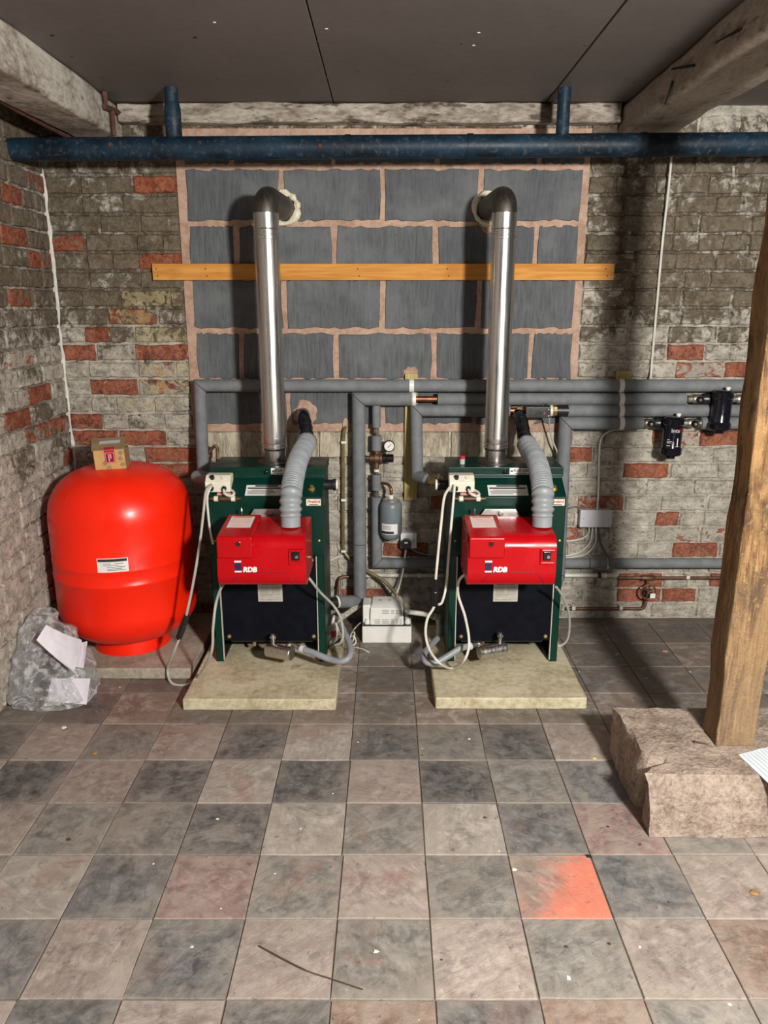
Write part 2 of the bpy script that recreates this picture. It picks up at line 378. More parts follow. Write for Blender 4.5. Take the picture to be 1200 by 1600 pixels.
M['green'] = plain('dark_green_enamel', (0.001, 0.028, 0.019), 0.34, 0, 0.12, 6, spec=0.3)
M['black'] = plain('satin_black_steel', (0.004, 0.005, 0.009), 0.5, 0, 0.2, spec=0.10)
M['dark'] = plain('soot_black', (0.006, 0.006, 0.006), 0.8, 0, 0.2)
M['rubber'] = plain('black_plastic', (0.012, 0.012, 0.014), 0.35, 0, 0.2)
M['gloss_black'] = plain('gloss_black_plastic', (0.006, 0.006, 0.010), 0.15, 0, 0.1)
M['red'] = plain('burner_red', (0.45, 0.002, 0.006), 0.25, 0, 0.06, 5, spec=0.3)
M['tank'] = plain('tank_red', (0.93, 0.020, 0.004), 0.30, 0, 0.04, 4, spec=0.35)
M['white'] = plain('white_plastic', (0.78, 0.78, 0.74), 0.4, 0, 0.04)
M['cream'] = plain('cream_plastic', (0.74, 0.71, 0.58), 0.45, 0, 0.06)
M['paper'] = plain('white_label', (0.76, 0.76, 0.74), 0.5, 0, 0.05, 40)
M['mauve_paper'] = plain('mauve_paper', (0.74, 0.70, 0.78), 0.7, 0, 0.05, 20)
M['blue_paper'] = plain('pale_blue_paper', (0.66, 0.74, 0.80), 0.7, 0, 0.03, 20)
M['plate'] = plain('printed_metal_plate', (0.52, 0.50, 0.44), 0.45, 0.2, 0.1, 60)
M['ink'] = plain('black_ink', (0.02, 0.02, 0.025), 0.6, 0, 0.1)
M['grey_ink'] = plain('grey_ink', (0.25, 0.24, 0.23), 0.6, 0, 0.1)
M['red_ink'] = plain('red_ink', (0.50, 0.03, 0.02), 0.6, 0, 0.1)
M['navy'] = plain('navy_ink', (0.012, 0.014, 0.07), 0.5, 0, 0.1)
M['foam'] = plain('grey_pipe_foam', (0.165, 0.18, 0.19), 0.75, 0, 0.14, 25, 0.25, 150, dust=0.10)
M['hose'] = plain('grey_duct_hose', (0.27, 0.295, 0.315), 0.42, 0, 0.08)
M['grey_pvc'] = plain('grey_condensate_hose', (0.25, 0.275, 0.30), 0.4, 0, 0.08)
M['vessel'] = plain('grey_vessel', (0.165, 0.195, 0.215), 0.38, 0, 0.08, 6)
M['copper'] = plain('copper', (0.36, 0.145, 0.07), 0.4, 0.9, 0.35, 30)
M['brown_copper'] = plain('tarnished_copper', (0.14, 0.075, 0.045), 0.5, 0.5, 0.4, 30)
M['brass'] = plain('brass', (0.52, 0.40, 0.18), 0.38, 0.85, 0.3, 40)
M['nickel'] = plain('nickel_valve', (0.42, 0.39, 0.34), 0.35, 0.9, 0.35, 50)
M['olive'] = plain('olive_tube', (0.16, 0.125, 0.045), 0.35, 0, 0.25, 20)
M['cable_w'] = plain('white_cable', (0.66, 0.65, 0.58), 0.45, 0, 0.1)
M['cable_g'] = plain('grey_cable', (0.40, 0.40, 0.36), 0.5, 0, 0.1)
M['cable_d'] = plain('dark_grey_cable', (0.10, 0.10, 0.10), 0.5, 0, 0.1)
M['box_grey'] = plain('pale_grey_plastic', (0.56, 0.57, 0.62), 0.4, 0, 0.04)
M['card'] = plain('cardboard', (0.52, 0.31, 0.12), 0.75, 0, 0.08, 30)
M['card_dark'] = plain('cardboard_inner', (0.30, 0.21, 0.10), 0.8, 0, 0.15, 30)
M['crimson'] = plain('crimson_print', (0.50, 0.01, 0.035), 0.35, 0, 0.05)
M['maroon'] = plain('maroon_print', (0.16, 0.005, 0.03), 0.4, 0, 0.05)
M['salmon'] = plain('salmon_print', (0.80, 0.32, 0.30), 0.4, 0, 0.05)
M['red_plastic'] = plain('red_plastic', (0.55, 0.02, 0.03), 0.35, 0, 0.1)
M['pvc_white'] = plain('white_waste_pipe', (0.62, 0.61, 0.55), 0.4, 0, 0.15, 20)
M['dirty_white'] = plain('dirty_white_valve', (0.52, 0.48, 0.42), 0.55, 0, 0.45, 60)
M['clear'] = plain('milky_plastic', (0.42, 0.50, 0.48), 0.25, 0, 0.1)
M['bag'] = bag_mat()
M['twig'] = plain('brown_twig', (0.07, 0.04, 0.025), 0.85, 0, 0.3)
M['leaf'] = plain('dry_leaf', (0.30, 0.16, 0.05), 0.8, 0, 0.3)
M['chip'] = plain('pale_chip', (0.68, 0.65, 0.60), 0.8, 0, 0.15)
M['yellow'] = plain('yellow_scrap', (0.72, 0.52, 0.06), 0.5, 0, 0.1)
M['brickchip'] = plain('brick_chip', (0.40, 0.20, 0.14), 0.85, 0, 0.2)

# ================================================================== THE SETTING
YW, XL, ZC = 3.65, -1.52, 2.375
def rough_sheet(o, xd, yd, nx, ny, amp, nrm):
    mb = MB(); o = Vector(o); vs = []; fs = []
    for j in range(ny+1):
        for i in range(nx+1):
            vs.append(o+xd*(i/nx)+yd*(j/ny)+nrm*random.uniform(-amp, amp))
    for j in range(ny):
        for i in range(nx):
            a = j*(nx+1)+i; fs.append((a, a+1, a+nx+2, a+nx+1))
    return mb.add(vs, fs)
XR = 2.6
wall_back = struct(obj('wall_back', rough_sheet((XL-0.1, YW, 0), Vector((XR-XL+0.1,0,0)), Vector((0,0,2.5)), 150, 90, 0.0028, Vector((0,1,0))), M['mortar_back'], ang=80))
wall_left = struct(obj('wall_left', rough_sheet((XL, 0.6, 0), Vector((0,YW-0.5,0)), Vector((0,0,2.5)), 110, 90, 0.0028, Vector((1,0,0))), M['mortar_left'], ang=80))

def piece_mesh(name, L, H, depth, inset=0.006, jit=0.0022, n_edge=4, seed=0, dome=0.0):
    """a brick or block seen from its face: local x along, z up, face toward -y, centre at origin"""
    rr = random.Random(seed); mb = MB(); outer = []; inner = []
    def per(l, h):
        p = []
        for i in range(n_edge): p.append((-l/2+l*i/n_edge, -h/2))
        for i in range(2): p.append((l/2, -h/2+h*i/2))
        for i in range(n_edge): p.append((l/2-l*i/n_edge, h/2))
        for i in range(2): p.append((-l/2, h/2-h*i/2))
        return p
    for (x, z), (xi, zi) in zip(per(L, H), per(L-2*inset, H-2*inset)):
        jx, jz = rr.uniform(-jit, jit), rr.uniform(-jit, jit)
        outer.append((x+jx, 0.004, z+jz)); inner.append((xi+jx, -depth+rr.uniform(-0.0015, 0.0015), zi+jz))
    mb.rings([outer, inner], False, False)
    n = len(inner); base = n
    mb.v.append(Vector((0, -depth-dome, 0))); c = len(mb.v)-1
    for i in range(n): mb.f.append((base+i, base+(i+1) % n, c))
    return mesh_of(name, mb, ang=50)
BR_H = 0.0805
_cache = {}
def brick_mesh(L, v):
    key = (round(L, 2), v)
    if key not in _cache: _cache[key] = piece_mesh('brick', round(L, 2)-0.005, BR_H-0.006, 0.010, 0.0065, 0.0034, 6, hash(key) % 9999, 0.001)
    return _cache[key]
reds_back = [(125,543),(217,543),(147,651),(123,673),(235,680),(240,706),(195,733),(285,733),(262,290),(225,405),(165,512),(165,603),
    (915,707),(1017,733),(1060,807),(1097,544),(1165,575),(1118,856),(1150,676),(985,920),(1000,900),(590,935),(625,850),(1080,930),(1110,897),(690,790)]
reds_left = [(30,457),(18,358),(20,320),(75,602),(80,660),(38,668),(98,706),(10,300),(45,415)]
hit_b = [(at(u, v, YW), i) for i, (u, v) in enumerate(reds_back)]
def atX(u, v, x):
    r = ray(u, v); t = x/r.x; return Vector((x, r.y*t, CAM_H+r.z*t))
hit_l = [(atX(u, v, XL), i) for i, (u, v) in enumerate(reds_left)]
BX0, BX1, BZ0, BZ1 = -0.925, 0.888, 0.975, 2.2
rb = random.Random(11)
def lay(x0, x1, zc):
    """split a course between x0 and x1 into brick centres and lengths"""
    out = []; x = x0
    while x < x1-0.03:
        L = rb.choice((0.23, 0.23, 0.23, 0.115, 0.18)) if out else rb.choice((0.23, 0.115, 0.16))
        if x1-(x+L) < 0.06: L = x1-x
        L = min(L, x1-x, 0.3); out.append((x+L/2, L)); x += L
    return out
rest = MB(); nb = 0
def add_brick(parent, c, L, rotz, mat, hidden, color):
    global nb
    me = brick_mesh(L, rb.randrange(4))
    if hidden:
        m = Matrix.Translation(c) @ Matrix.Rotation(rotz, 4, 'Z'); n = len(hidden.v)
        hidden.v += [m @ v.co for v in me.vertices]; hidden.f += [tuple(i+n for i in p.vertices) for p in me.polygons]
        return
    o = link('brick', me, mat, parent, Vector(c)-wloc(parent)); o.rotation_euler = (rb.uniform(-.012,.012), rb.uniform(-.008,.008), rotz+rb.uniform(-.012,.012))
    o.color = color; nb += 1
class Hid(MB):
    def __bool__(s): return True
hid_b, hid_l = Hid(), Hid()
ncourse = int(2.40/BR_H)
for i in range(ncourse):
    z = (i+0.5)*BR_H+0.004
    zt, zb = z+BR_H/2, z-BR_H/2
    if zt > BZ0+0.03 and zb < BZ1+0.12: spans = [(XL+0.005, BX0), (BX1, XR)]
    elif zt > 0.835: spans = [(XL+0.005, -0.90), (0.875, XR)]
    else: spans = [(XL+0.005, XR)]
    for a, b in spans:
        if zb > 2.25 and a < -1: continue
        for xc, L in lay(a-(0.0 if i % 2 else 0.0), b, z):
            u, v = pj((xc, YW, z))
            hid = u > 1230 or (95 < u < 280 and 760 < v < 990) or (345 < u < 500 and v > 745) or (715 < u < 862 and v > 745) or v < 150
            R = rb.uniform(0, 0.30) if rb.random() < 0.85 else rb.uniform(0.42, 0.56)
            for p, k in hit_b:
                if abs(p.x-xc) <= L/2 and abs(p.z-z) <= BR_H/2: R = rb.uniform(0.60, 0.86)
            if xc > 0.85 and z > 1.42: R = min(R, 0.40)
            yb = 0.0
            if 200 < u < 300 and 440 < v < 650: yb = rb.uniform(0.35, 0.6)
            G = rb.uniform(0.3, 0.72)
            add_brick(wall_back, (xc, YW, z), L, 0, M['brick_back'], hid_b if hid else None, (R, G, yb, 1))
for i in range(ncourse):
    z = (i+0.5)*BR_H+0.004
    for yc, L in lay(-(YW-0.005), -0.7, z):
        yy = -yc; u, v = pj((XL, yy, z)); hid = u < -40 or (v > 780 and u > 75)
        R = rb.uniform(0, 0.35) if rb.random() < 0.8 else rb.uniform(0.42, 0.56)
        for p, k in hit_l:
            if abs(p.y-yy) <= L/2 and abs(p.z-z) <= BR_H/2: R = rb.uniform(0.54, 0.72)
        add_brick(wall_left, (XL, yy, z), L, math.pi/2, M['brick_left'], hid_l if hid else None, (R, rb.uniform(0.3, 0.75), 0, 1))
o = obj('brick_courses', hid_b, M['brick_back'], wall_back, ang=50); o['kind'] = 'stuff'; o.color = (0.15, 0.5, 0, 1)
o = obj('brick_courses', hid_l, M['brick_left'], wall_left, ang=50); o['kind'] = 'stuff'; o.color = (0.2, 0.5, 0, 1)
print('BRICKS', nb)

# blocked-up opening: pink mortar bed, concrete blocks, tooled stone sill
obj('mortar_bed', rough_sheet((BX0, YW-0.009, BZ0-0.012), Vector((BX1-BX0,0,0)), Vector((0,0,BZ1+0.095-BZ0)), 120, 80, 0.0022, Vector((0,1,0))), M['pink'], wall_back, ang=80)
rows = [(BZ0+0.012, 1.20), (1.20, 1.43), (1.43, 1.667), (1.667, 1.896), (1.896, 2.13), (2.13, 2.222)]
A_ = [-0.895, -0.467, -0.02, 0.416, 0.868]; B_ = [-0.895, -0.678, -0.237, 0.217, 0.665, 0.870]
for ri, (z0, z1) in enumerate(rows):
    cols = A_ if ri % 2 == 0 else B_
    for a, b in zip(cols[:-1], cols[1:]):
        L, H = b-a-0.022, z1-z0-0.022
        me = piece_mesh('concrete_block', L, H, 0.007, 0.004, 0.0055, 16, hash((ri, a)) % 9999)
        o = link('concrete_block', me, M['block'], wall_back, Vector(((a+b)/2, YW-0.009, (z0+z1)/2))-wloc(wall_back))
for a, b in ((-0.90, -0.33), (-0.33, 0.30), (0.30, 0.875)):
    me = piece_mesh('stone_sill', b-a-0.006, 0.13, 0.014, 0.006, 0.003, 10, int(a*100) % 99)
    link('stone_sill', me, M['sill'], wall_back, Vector(((a+b)/2, YW, 0.90))-wloc(wall_back))
def smear(c, rx, rz, hole, seed):
    rr = random.Random(seed); n = 22; o_, i_, m_ = [], [], []
    for i in range(n):
        a = 2*math.pi*i/n; k = rr.uniform(0.86, 1.14); q = Vector((math.cos(a)*rx*k, 0, math.sin(a)*rz*k))
        o_.append(c+q); m_.append(c+q*0.86+Vector((0,-0.007,0))); i_.append(c+q*hole+Vector((0,-0.005,0)))
    obj('mortar_patch', MB().rings([o_, m_, i_], False, True), M['pink'], wall_back)
smear(at(477, 648, YW-0.014), 0.058, 0.072, 0.5, 1); smear(at(815, 655, YW-0.014), 0.075, 0.075, 0.5, 2)
smear(at(642, 582, YW-0.014), 0.036, 0.030, 0.4, 3); smear(at(541, 664, YW-0.012), 0.020, 0.035, 0.4, 4); smear(at(771, 345, YW-0.014), 0.07, 0.06, 0.4, 5)
# ragged white filler down the corner
pts = []; rads = []
for i in range(40):
    z = 0.35+i*0.046; pts.append((XL+0.008+random.uniform(-.004,.004), YW-0.010+random.uniform(-.003,.003), z)); rads.append(random.uniform(0.006, 0.014))
obj('corner_filler', MB().tube(pts, rads, 7), M['seal'], wall_back)

# floor
floor = struct(obj('floor', MB().box(-1.6, 2.6, -0.6, 3.7, -0.08, -0.005), M['grout'], smooth=False))
TS = 0.241; TX0, TY0 = 0.11, 1.418
PAL = {'D': (0.070, 0.073, 0.077), 'G': (0.215, 0.205, 0.185), 'P': (0.37, 0.30, 0.265), 'L': (0.43, 0.39, 0.345), 'R': (0.37, 0.225, 0.205), 'O': (0.34, 0.26, 0.215), 'B': (0.24, 0.14, 0.095), 'S': (0.12, 0.125, 0.13)}
TAB = {  # row -> columns from k=-7
    -1: 'PPPDPDBDBG', 0: 'GDSPSPGPGPBG', 1: 'GGLSRGPGOSPP', 2: 'PPGGDLGLSRGP', 3: 'PDPDLDPDGSPP', 4: 'DPGPDLDGDPGP', 5: 'GDPGGPGPGGPG',
    6: 'GPDPGPDGPDSS', 7: 'DGPDGPGSDGSS', 8: 'GPDGPDGPDSGS', 9: 'PDGPDGPDGSSG'}
def tile_mesh(seed):
    rr = random.Random(seed); mb = MB(); h = TS/2-0.0015; q = []; qi = []
    for cx, cy in ((-1,-1),(0,-1),(1,-1),(1,0),(1,1),(0,1),(-1,1),(-1,0)):
        jx, jy = rr.uniform(-.0014,.0014), rr.uniform(-.0014,.0014)
        q.append((cx*h+jx, cy*h+jy)); qi.append((cx*(h-0.0016)+jx, cy*(h-0.0016)+jy))
    zt = [rr.uniform(-0.0008, 0.0008) for _ in q]
    mb.rings([[(x,y,-0.02) for x,y in q], [(x,y,-0.0018) for x,y in q], [(x,y,z) for (x,y),z in zip(qi,zt)]], False, True)
    return mesh_of('floor_tile', mb, ang=25)
tms = [tile_mesh(i) for i in range(8)]
rt = random.Random(5)
for j in range(-7, 10):
    for k in range(-7, 11):
        x, y = TX0+(k+0.5)*TS, TY0+(j+0.5)*TS
        if y > 3.70 or x < -1.65: continue
        ch = TAB[j][k+7] if j in TAB and k+7 < len(TAB[j]) else rt.choice('DGPPSLG')
        c = PAL[ch]; f = rt.uniform(0.85, 1.15)
        o = link('floor_tile', tms[rt.randrange(8)], M['tile'], floor, Vector((x+rt.uniform(-.0012,.0012), y+rt.uniform(-.0012,.0012), rt.uniform(-0.0006, 0.0004)))-wloc(floor))
        o.rotation_euler = (rt.uniform(-.002,.002), rt.uniform(-.002,.002), rt.uniform(-.004,.004))
        o.color = (c[0]*f, c[1]*f, c[2]*f, 0.0 if ch == 'O' else 1.0)

# ceiling boards
ceiling = struct(obj('ceiling', MB().box(XL-0.1, XR, -0.6, 3.75, ZC+0.014, ZC+0.06), M['dark'], smooth=False))
j1a, j1b = fl(478, 0, ZC), fl(522, 165, ZC); j2a, j2b = fl(975, 0, ZC), fl(850, 168, ZC)
JX1, JX2 = (j1a.x+j1b.x)/2, (j2a.x+j2b.x)/2
print('ceil joints', JX1, JX2, j1a, j1b, j2a, j2b)
for a, b in ((XL-0.1, JX1-0.0025), (JX1+0.0025, JX2-0.0035), (JX2+0.0035, 1.8), (1.804, XR)):
    obj('ceiling_board', MB().box(a, b, -0.6, 3.75, ZC, ZC+0.0125), M['board'], ceiling, bev=0.001, seg=1)
for u, v in ((305,58),(340,122),(222,165),(160,120),(330,167),(443,167),(498,65),(510,122),(522,164),(722,67),(700,126),(684,165),(1050,74),(990,128),(915,70),(82,55),(113,88),(560,110),(620,168),(760,164)):
    p = fl(u, v, ZC); obj('screw_head', MB().lathe((p.x, p.y, ZC), [(0.006, 0.0005), (0.006, -0.0012), (0.003, -0.0016)], 'z', 10), M['rust'] if v > 60 else M['dark'], ceiling)
for u, v in ((510,45),(335,35),(748,51),(740,71)):
    p = fl(u, v, ZC); obj('plaster_fleck', MB().lathe((p.x, p.y, ZC), [(0.006, 0.0005), (0.005, -0.0012), (0.001, -0.0016)], 'z', 6), M['chip'], ceiling)

def hewn(x0, x1, y0, y1, z0, z1, nx, ny, nz, amp, cham=0.0, seed=1, low=None):
    """rough-sawn timber: subdivided box with uneven faces"""
    rr = random.Random(seed); bm = bmesh.new(); bmesh.ops.create_cube(bm, size=1.0)
    long_ = max(((x1-x0), 0), ((y1-y0), 1), ((z1-z0), 2))[1]
    for ax, n in ((0, nx), (1, ny), (2, nz)):
        for i in range(1, n):
            no = [0,0,0]; no[ax] = 1; co = [0,0,0]; co[ax] = -0.5+i/n
            bmesh.ops.bisect_plane(bm, geom=bm.verts[:]+bm.edges[:]+bm.faces[:], plane_co=co, plane_no=no)
    ph = [rr.uniform(0, 6.28) for _ in range(9)]
    mb = MB(); bm.verts.index_update()
    for v in bm.verts:
        p = v.co; t = p[long_]*12
        q = Vector((x0+(p.x+.5)*(x1-x0), y0+(p.y+.5)*(y1-y0), z0+(p.z+.5)*(z1-z0)))
        for ax in range(3):
            if ax == long_: continue
            s = p[ax]
            if abs(abs(s)-.5) < 1e-4:
                q[ax] += amp*(math.sin(t*1.3+ph[ax]+(3 if s > 0 else 0))*.5+math.sin(t*3.1+ph[ax+3]+s)*.3)+rr.uniform(-amp, amp)*.35
        mb.v.append(q)
    for f in bm.faces: mb.f.append(tuple(v.index for v in f.verts))
    bm.free(); return mb
bl = obj('trim_1', hewn(-1.335, -1.15, 0.0, 3.68, 2.23, ZC-0.002, 4, 40, 4, 0.006, seed=2), M['limewash'], bev=0.012, seg=3, ang=60); struct(bl)
br = obj('trim_2', hewn(1.0, 1.235, 0.0, 3.68, 2.25, ZC-0.002, 4, 40, 4, 0.007, seed=3), M['rbeam'], bev=0.018, seg=3, ang=60); struct(br)
for i, ((u0,v0),(u1,v1)) in enumerate((((1119,67),(1158,45)), ((1050,108),(1085,102)), ((1039,163),(1051,127)))):
    p0, p1 = atX(u0, v0, 0.995), atX(u1, v1, 0.995)
    obj('iron_spike', MB().tube([p0, p1], [0.0035, 0.0045], 8), M['dark'], br)
wp = obj('trim_3', hewn(-1.145, 0.995, 3.585, 3.66, 2.295, ZC-0.003, 60, 2, 3, 0.005, seed=4), M['plate_timber'], bev=0.006, ang=60); struct(wp)

# ================================================================== THINGS ON THE WALL
# blue iron waste pipe
PY = 3.37
t = thing('soil_pipe', 'dark blue painted iron pipe running across under the ceiling boards', 'pipe', (0, PY, 2.10))
pl, pr = Vector((XL-0.02, PY, 2.150)), Vector((2.55, PY, 2.178))
obj('pipe_run', MB().cyl(pl, pr, 0.0445, n=28), M['blue'], t)
for f in (0.335, 0.455, 0.625):
    p = pl.lerp(pr, f); q = pl.lerp(pr, f+0.006); obj('pipe_socket', MB().cyl(p, q, 0.0475, n=28), M['blue'], t, bev=0.001)
for u in (270, 880):
    x = at(u, 180, PY).x; z0 = 2.16
    obj('branch_pipe', MB().cyl((x, PY, z0), (x, PY, ZC+0.005), 0.026, n=20), M['blue'], t)
    if u == 270: obj('branch_collar', MB().lathe((x, PY, 0), [(0.026, 2.19), (0.0325, 2.20), (0.0325, 2.30), (0.027, 2.325)], 'z', 20), M['blue'], t)
for u, v in ((173, 226), (500, 228)):
    p = at(u, v, PY-0.044); obj('bolt_head', MB().cyl(p, p+Vector((0, -0.006, 0)), 0.008, n=6), M['rust'], t)
# iron strap on the left beam
t = thing('iron_strap', 'rusty iron strap bracket on the end of the white beam', 'bracket', (-1.14, 3.45, 2.2))
for (u0,v0),(u1,v1) in (((162,143),(165,165)),((163,166),(196,180)),((174,168),(178,212))):
    p, q = atX(u0, v0, -1.138), atX(u1, v1, -1.138); obj('strap_bar', MB().tube([p, q], 0.0115, 4), M['rust'], t)
tag(obj('rusty_pipe', MB().tube([atX(-60,122,-1.352), atX(40,178,-1.352), atX(108,214,-1.352)], 0.011, 10), M['rust']), 'dark rusty pipe running along the left underside of the white beam', 'pipe')
# batten
b0, b1 = at(238, 412, 3.625), at(958, 438, 3.625)
bt = tag(obj('timber_batten', MB().box(b0.x, b1.x, 3.617, 3.642, b1.z, b0.z), M['batten'], bev=0.0015), 'long orange pine batten fixed across the block wall behind the flues', 'batten')
for u in (245, 322, 560, 700, 948):
    for dv in (-5, 6):
        p = at(u+dv*0.2, 425+dv, 3.6168); obj('nail_hole', MB().lathe(p, [(0.0035, 0.001), (0.0035, -0.0005), (0.001, -0.0006)], 'y', 8), M['rust'], bt)
# upright battens behind pipes
def upright(u0, u1, v0, v1, label, y=3.615):
    p0, p1 = at(u0, v0, y), at(u1, v1, y)
    return tag(obj('upright_batten', MB().box(p0.x, p1.x, y, 3.636, p1.z, p0.z), M['green_batten'], bev=0.0015), label, 'batten')
upright(633, 651, 584, 782, 'pale treated timber batten standing upright between the two boilers')
upright(964, 980, 580, 672, 'short timber batten behind the pipe clips right of the right boiler')

# ---- insulated pipe runs
def sleeves(parent, pts, r, n=20, gap=0.0012, name='foam_sleeve', mat='foam', cuts=()):
    pts = [Vector(p) for p in pts]
    R = tube_rings(pts, r, n)
    for i in range(len(pts)-1):
        a, b = R[i], R[i+1]; d = (pts[i+1]-pts[i]).normalized()
        sh0 = [(p-pts[i])*0.93+pts[i] for p in a]; sh1 = [(p-pts[i+1])*0.93+pts[i+1] for p in b]
        ring_a = [p+d*0.0022 for p in a]; ring_b = [p-d*0.0022 for p in b]
        obj(name, MB().rings([[p+d*gap for p in sh0], ring_a, ring_b, [p-d*gap for p in sh1]]), M[mat], parent)
def clip(parent, c, axis, r, name='pipe_clip', w=0.011, mat='white'):
    c = Vector(c); a = Vector(axis)*w; obj(name, MB().cyl(c-a, c+a, r, n=20), M[mat], parent, bev=0.0015)
PR = 0.0285; PP = 3.575
def hz(v): return at(1000, v, PP).z
Z1, Z2, Z3, Z4 = hz(602.5), hz(623.5), hz(641.5), hz(661)
XE = 2.55
# run 1
xa = at(312, 602, PP).x
t = thing('heating_pipe', 'topmost grey foam-lagged pipe, dropping beside the red tank', 'pipe', (0, PP, 0.8))
zb = at(318, 744, 3.50).z
sleeves(t, [(XE, PP, Z1), (at(970,602,PP).x, PP, Z1), (at(640,603,PP).x, PP, Z1), (xa, PP, Z1), (xa+0.008, 3.50, zb), (at(309,745,3.33).x, 3.33, at(309,745,3.33).z), (-0.748, 3.27, at(309,745,3.33).z)], PR)
clip(t, (at(970,602,PP).x, PP, Z1), (1,0,0), PR+0.002); clip(t, (at(643,603,PP).x, PP, Z1), (1,0,0), PR+0.002)
obj('copper_tail', MB().tube(spline([at(325,708,3.52), at(336,697,3.52), at(340,706,3.52), at(339,735,3.5)], 6), 0.008, 10), M['brown_copper'], t)
# run 2
xb = at(560, 625, PP).x
t = thing('heating_pipe', 'grey lagged pipe second from top, descending between the boilers to the left one', 'pipe', (0, PP, 0.2))
xc_ = at(645,624,PP).x; xd_ = at(683,624,PP).x; xe_ = at(1071,624,PP).x
sleeves(t, [(xc_, PP, Z2), (xb, PP, Z2), (xb, 3.55, at(560,850,3.55).z), (xb, 3.52, at(562,940,3.52).z), (at(528,938,3.47).x, 3.42, at(528,940,3.42).z)], PR+0.003)
sleeves(t, [(xd_, PP, Z2), (at(968,624,PP).x, PP, Z2), (xe_, PP, Z2)], PR)
obj('bare_copper', MB().cyl((xc_, PP, Z2), (xd_, PP, Z2), 0.014), M['copper'], t)
clip(t, (at(646,624,PP).x, PP, Z2), (1,0,0), PR+0.003); clip(t, (at(970,624,PP).x, PP, Z2), (1,0,0), PR+0.002)
pe = Vector((at(528,938,3.42).x, 3.42, at(528,940,3.42).z))
obj('black_union', MB().cyl(pe, pe+Vector((-0.035, -0.02, 0)), 0.028), M['rubber'], t, bev=0.002)
obj('brass_ring', MB().cyl(pe+Vector((-0.001,0,0)), pe+Vector((-0.009,-0.005,0)), 0.030), M['cream'], t)
# run 3
xf_ = at(650, 642, PP).x
t = thing('heating_pipe', 'grey lagged pipe third from top, dropping beside the upright batten to the right boiler', 'pipe', (0, PP, 0.8))
zc_ = at(655, 744, 3.50).z
pj3 = Vector((at(670,744,3.40).x, 3.40, zc_+0.012))
sleeves(t, [(at(797,642,PP).x, PP, Z3), (xf_, PP, Z3), (xf_+0.006, 3.50, zc_), (pj3.x, 3.42, zc_)], PR)
obj('brass_union', MB().cyl((pj3.x, 3.42, zc_), (pj3.x+0.065, 3.40, zc_), 0.020), M['brass'], t)
obj('union_ring', MB().cyl((pj3.x+0.022, 3.413, zc_), (pj3.x+0.034, 3.411, zc_), 0.026, n=12), M['brass'], t)
obj('union_ring', MB().cyl((pj3.x+0.042, 3.409, zc_), (pj3.x+0.052, 3.407, zc_), 0.030, n=24), M['cream'], t)
sleeves(t, [(at(886,641,PP).x, PP, Z3), (at(968,641,PP).x, PP, Z3), (XE, PP, Z3)], PR)
clip(t, (at(970,641,PP).x, PP, Z3), (1,0,0), PR+0.002)
x0 = at(797,642,PP).x; x1 = at(886,641,PP).x; w = x1-x0
obj('copper_stub', MB().cyl((x0, PP, Z3), (x0+0.05, PP, Z3), 0.013), M['copper'], t)
obj('compression_nut', MB().cyl((x0+0.03, PP, Z3), (x0+0.055, PP, Z3), 0.020, n=6), M['brass'], t)
obj('valve_body', MB().lathe((x0, PP, Z3), [(0.014, 0.055), (0.019, 0.06), (0.019, 0.085), (0.025, 0.1), (0.025, 0.16), (0.02, 0.175), (0.02, 0.18)], 'x', 16), M['brass'], t)
obj('flange_ring', MB().cyl((x0+0.183, PP, Z3), (x0+0.196, PP, Z3), 0.027), M['cream'], t)
obj('flange_nut', MB().cyl((x0+0.2, PP, Z3), (x0+0.215, PP, Z3), 0.026, n=8), M['brass'], t)
obj('rubber_sleeve', MB().cyl((x0+0.215, PP, Z3), (x1+0.002, PP, Z3), 0.029), M['rubber'], t)
# run 4
xg_ = at(883, 662, PP).x
t = thing('heating_pipe', 'lowest of the four stacked lagged pipes, dropping behind the right boiler', 'pipe', (0, PP, 0.2))
sleeves(t, [(at(1004,661,PP).x, PP, Z4), (at(968,661,PP).x, PP, Z4), (xg_, PP, Z4), (xg_, 3.52, at(882,900,3.52).z), (xg_-0.06, 3.40, at(880,930,3.45).z)], PR+0.002)
sleeves(t, [(at(1094,661,PP).x, PP, Z4), (at(1122,661,PP).x, PP, Z4), (XE, PP, Z4)], PR, mat='foam')
clip(t, (at(970,661,PP).x, PP, Z4), (1,0,0), PR+0.004)
# low run with the riser
xr_ = at(588, 640, 3.58).x; zl = at(700, 880, 3.58).z
t = thing('filling_pipe', 'grey lagged riser with regulator, turning right along the foot of the wall', 'pipe', (0, 3.58, 0.3))
rz = lambda v: at(588, v, 3.58).z
sleeves(t, [(xr_, 3.58, Z2-PR), (xr_, 3.58, rz(668))], 0.020)
sleeves(t, [(xr_, 3.58, rz(680)), (xr_, 3.58, rz(704))], 0.0235)
sleeves(t, [(xr_, 3.58, rz(741)), (xr_, 3.58, rz(766))], 0.0235)
sleeves(t, [(xr_, 3.58, rz(776)), (xr_, 3.58, zl), (at(920,880,3.58).x, 3.58, zl), (1.9, 3.58, zl), (XE, 3.58, zl)], 0.0255)
obj('copper_core', MB().cyl((xr_, 3.58, rz(668)), (xr_, 3.58, rz(778)), 0.0085), M['brown_copper'], t)
for v in (672, 771): obj('chrome_nut', MB().cyl((xr_, 3.58, rz(v+4)), (xr_, 3.58, rz(v-2)), 0.014, n=6), M['nickel'], t)
obj('white_tape', MB().cyl((xr_, 3.58, rz(737)), (xr_, 3.58, rz(733)), 0.013), M['white'], t)
clip(t, (at(949,880,3.58).x, 3.58, zl), (1,0,0), 0.0275, w=0.006, mat='pvc_white')
pv = Vector((xr_, 3.565, rz(715)))
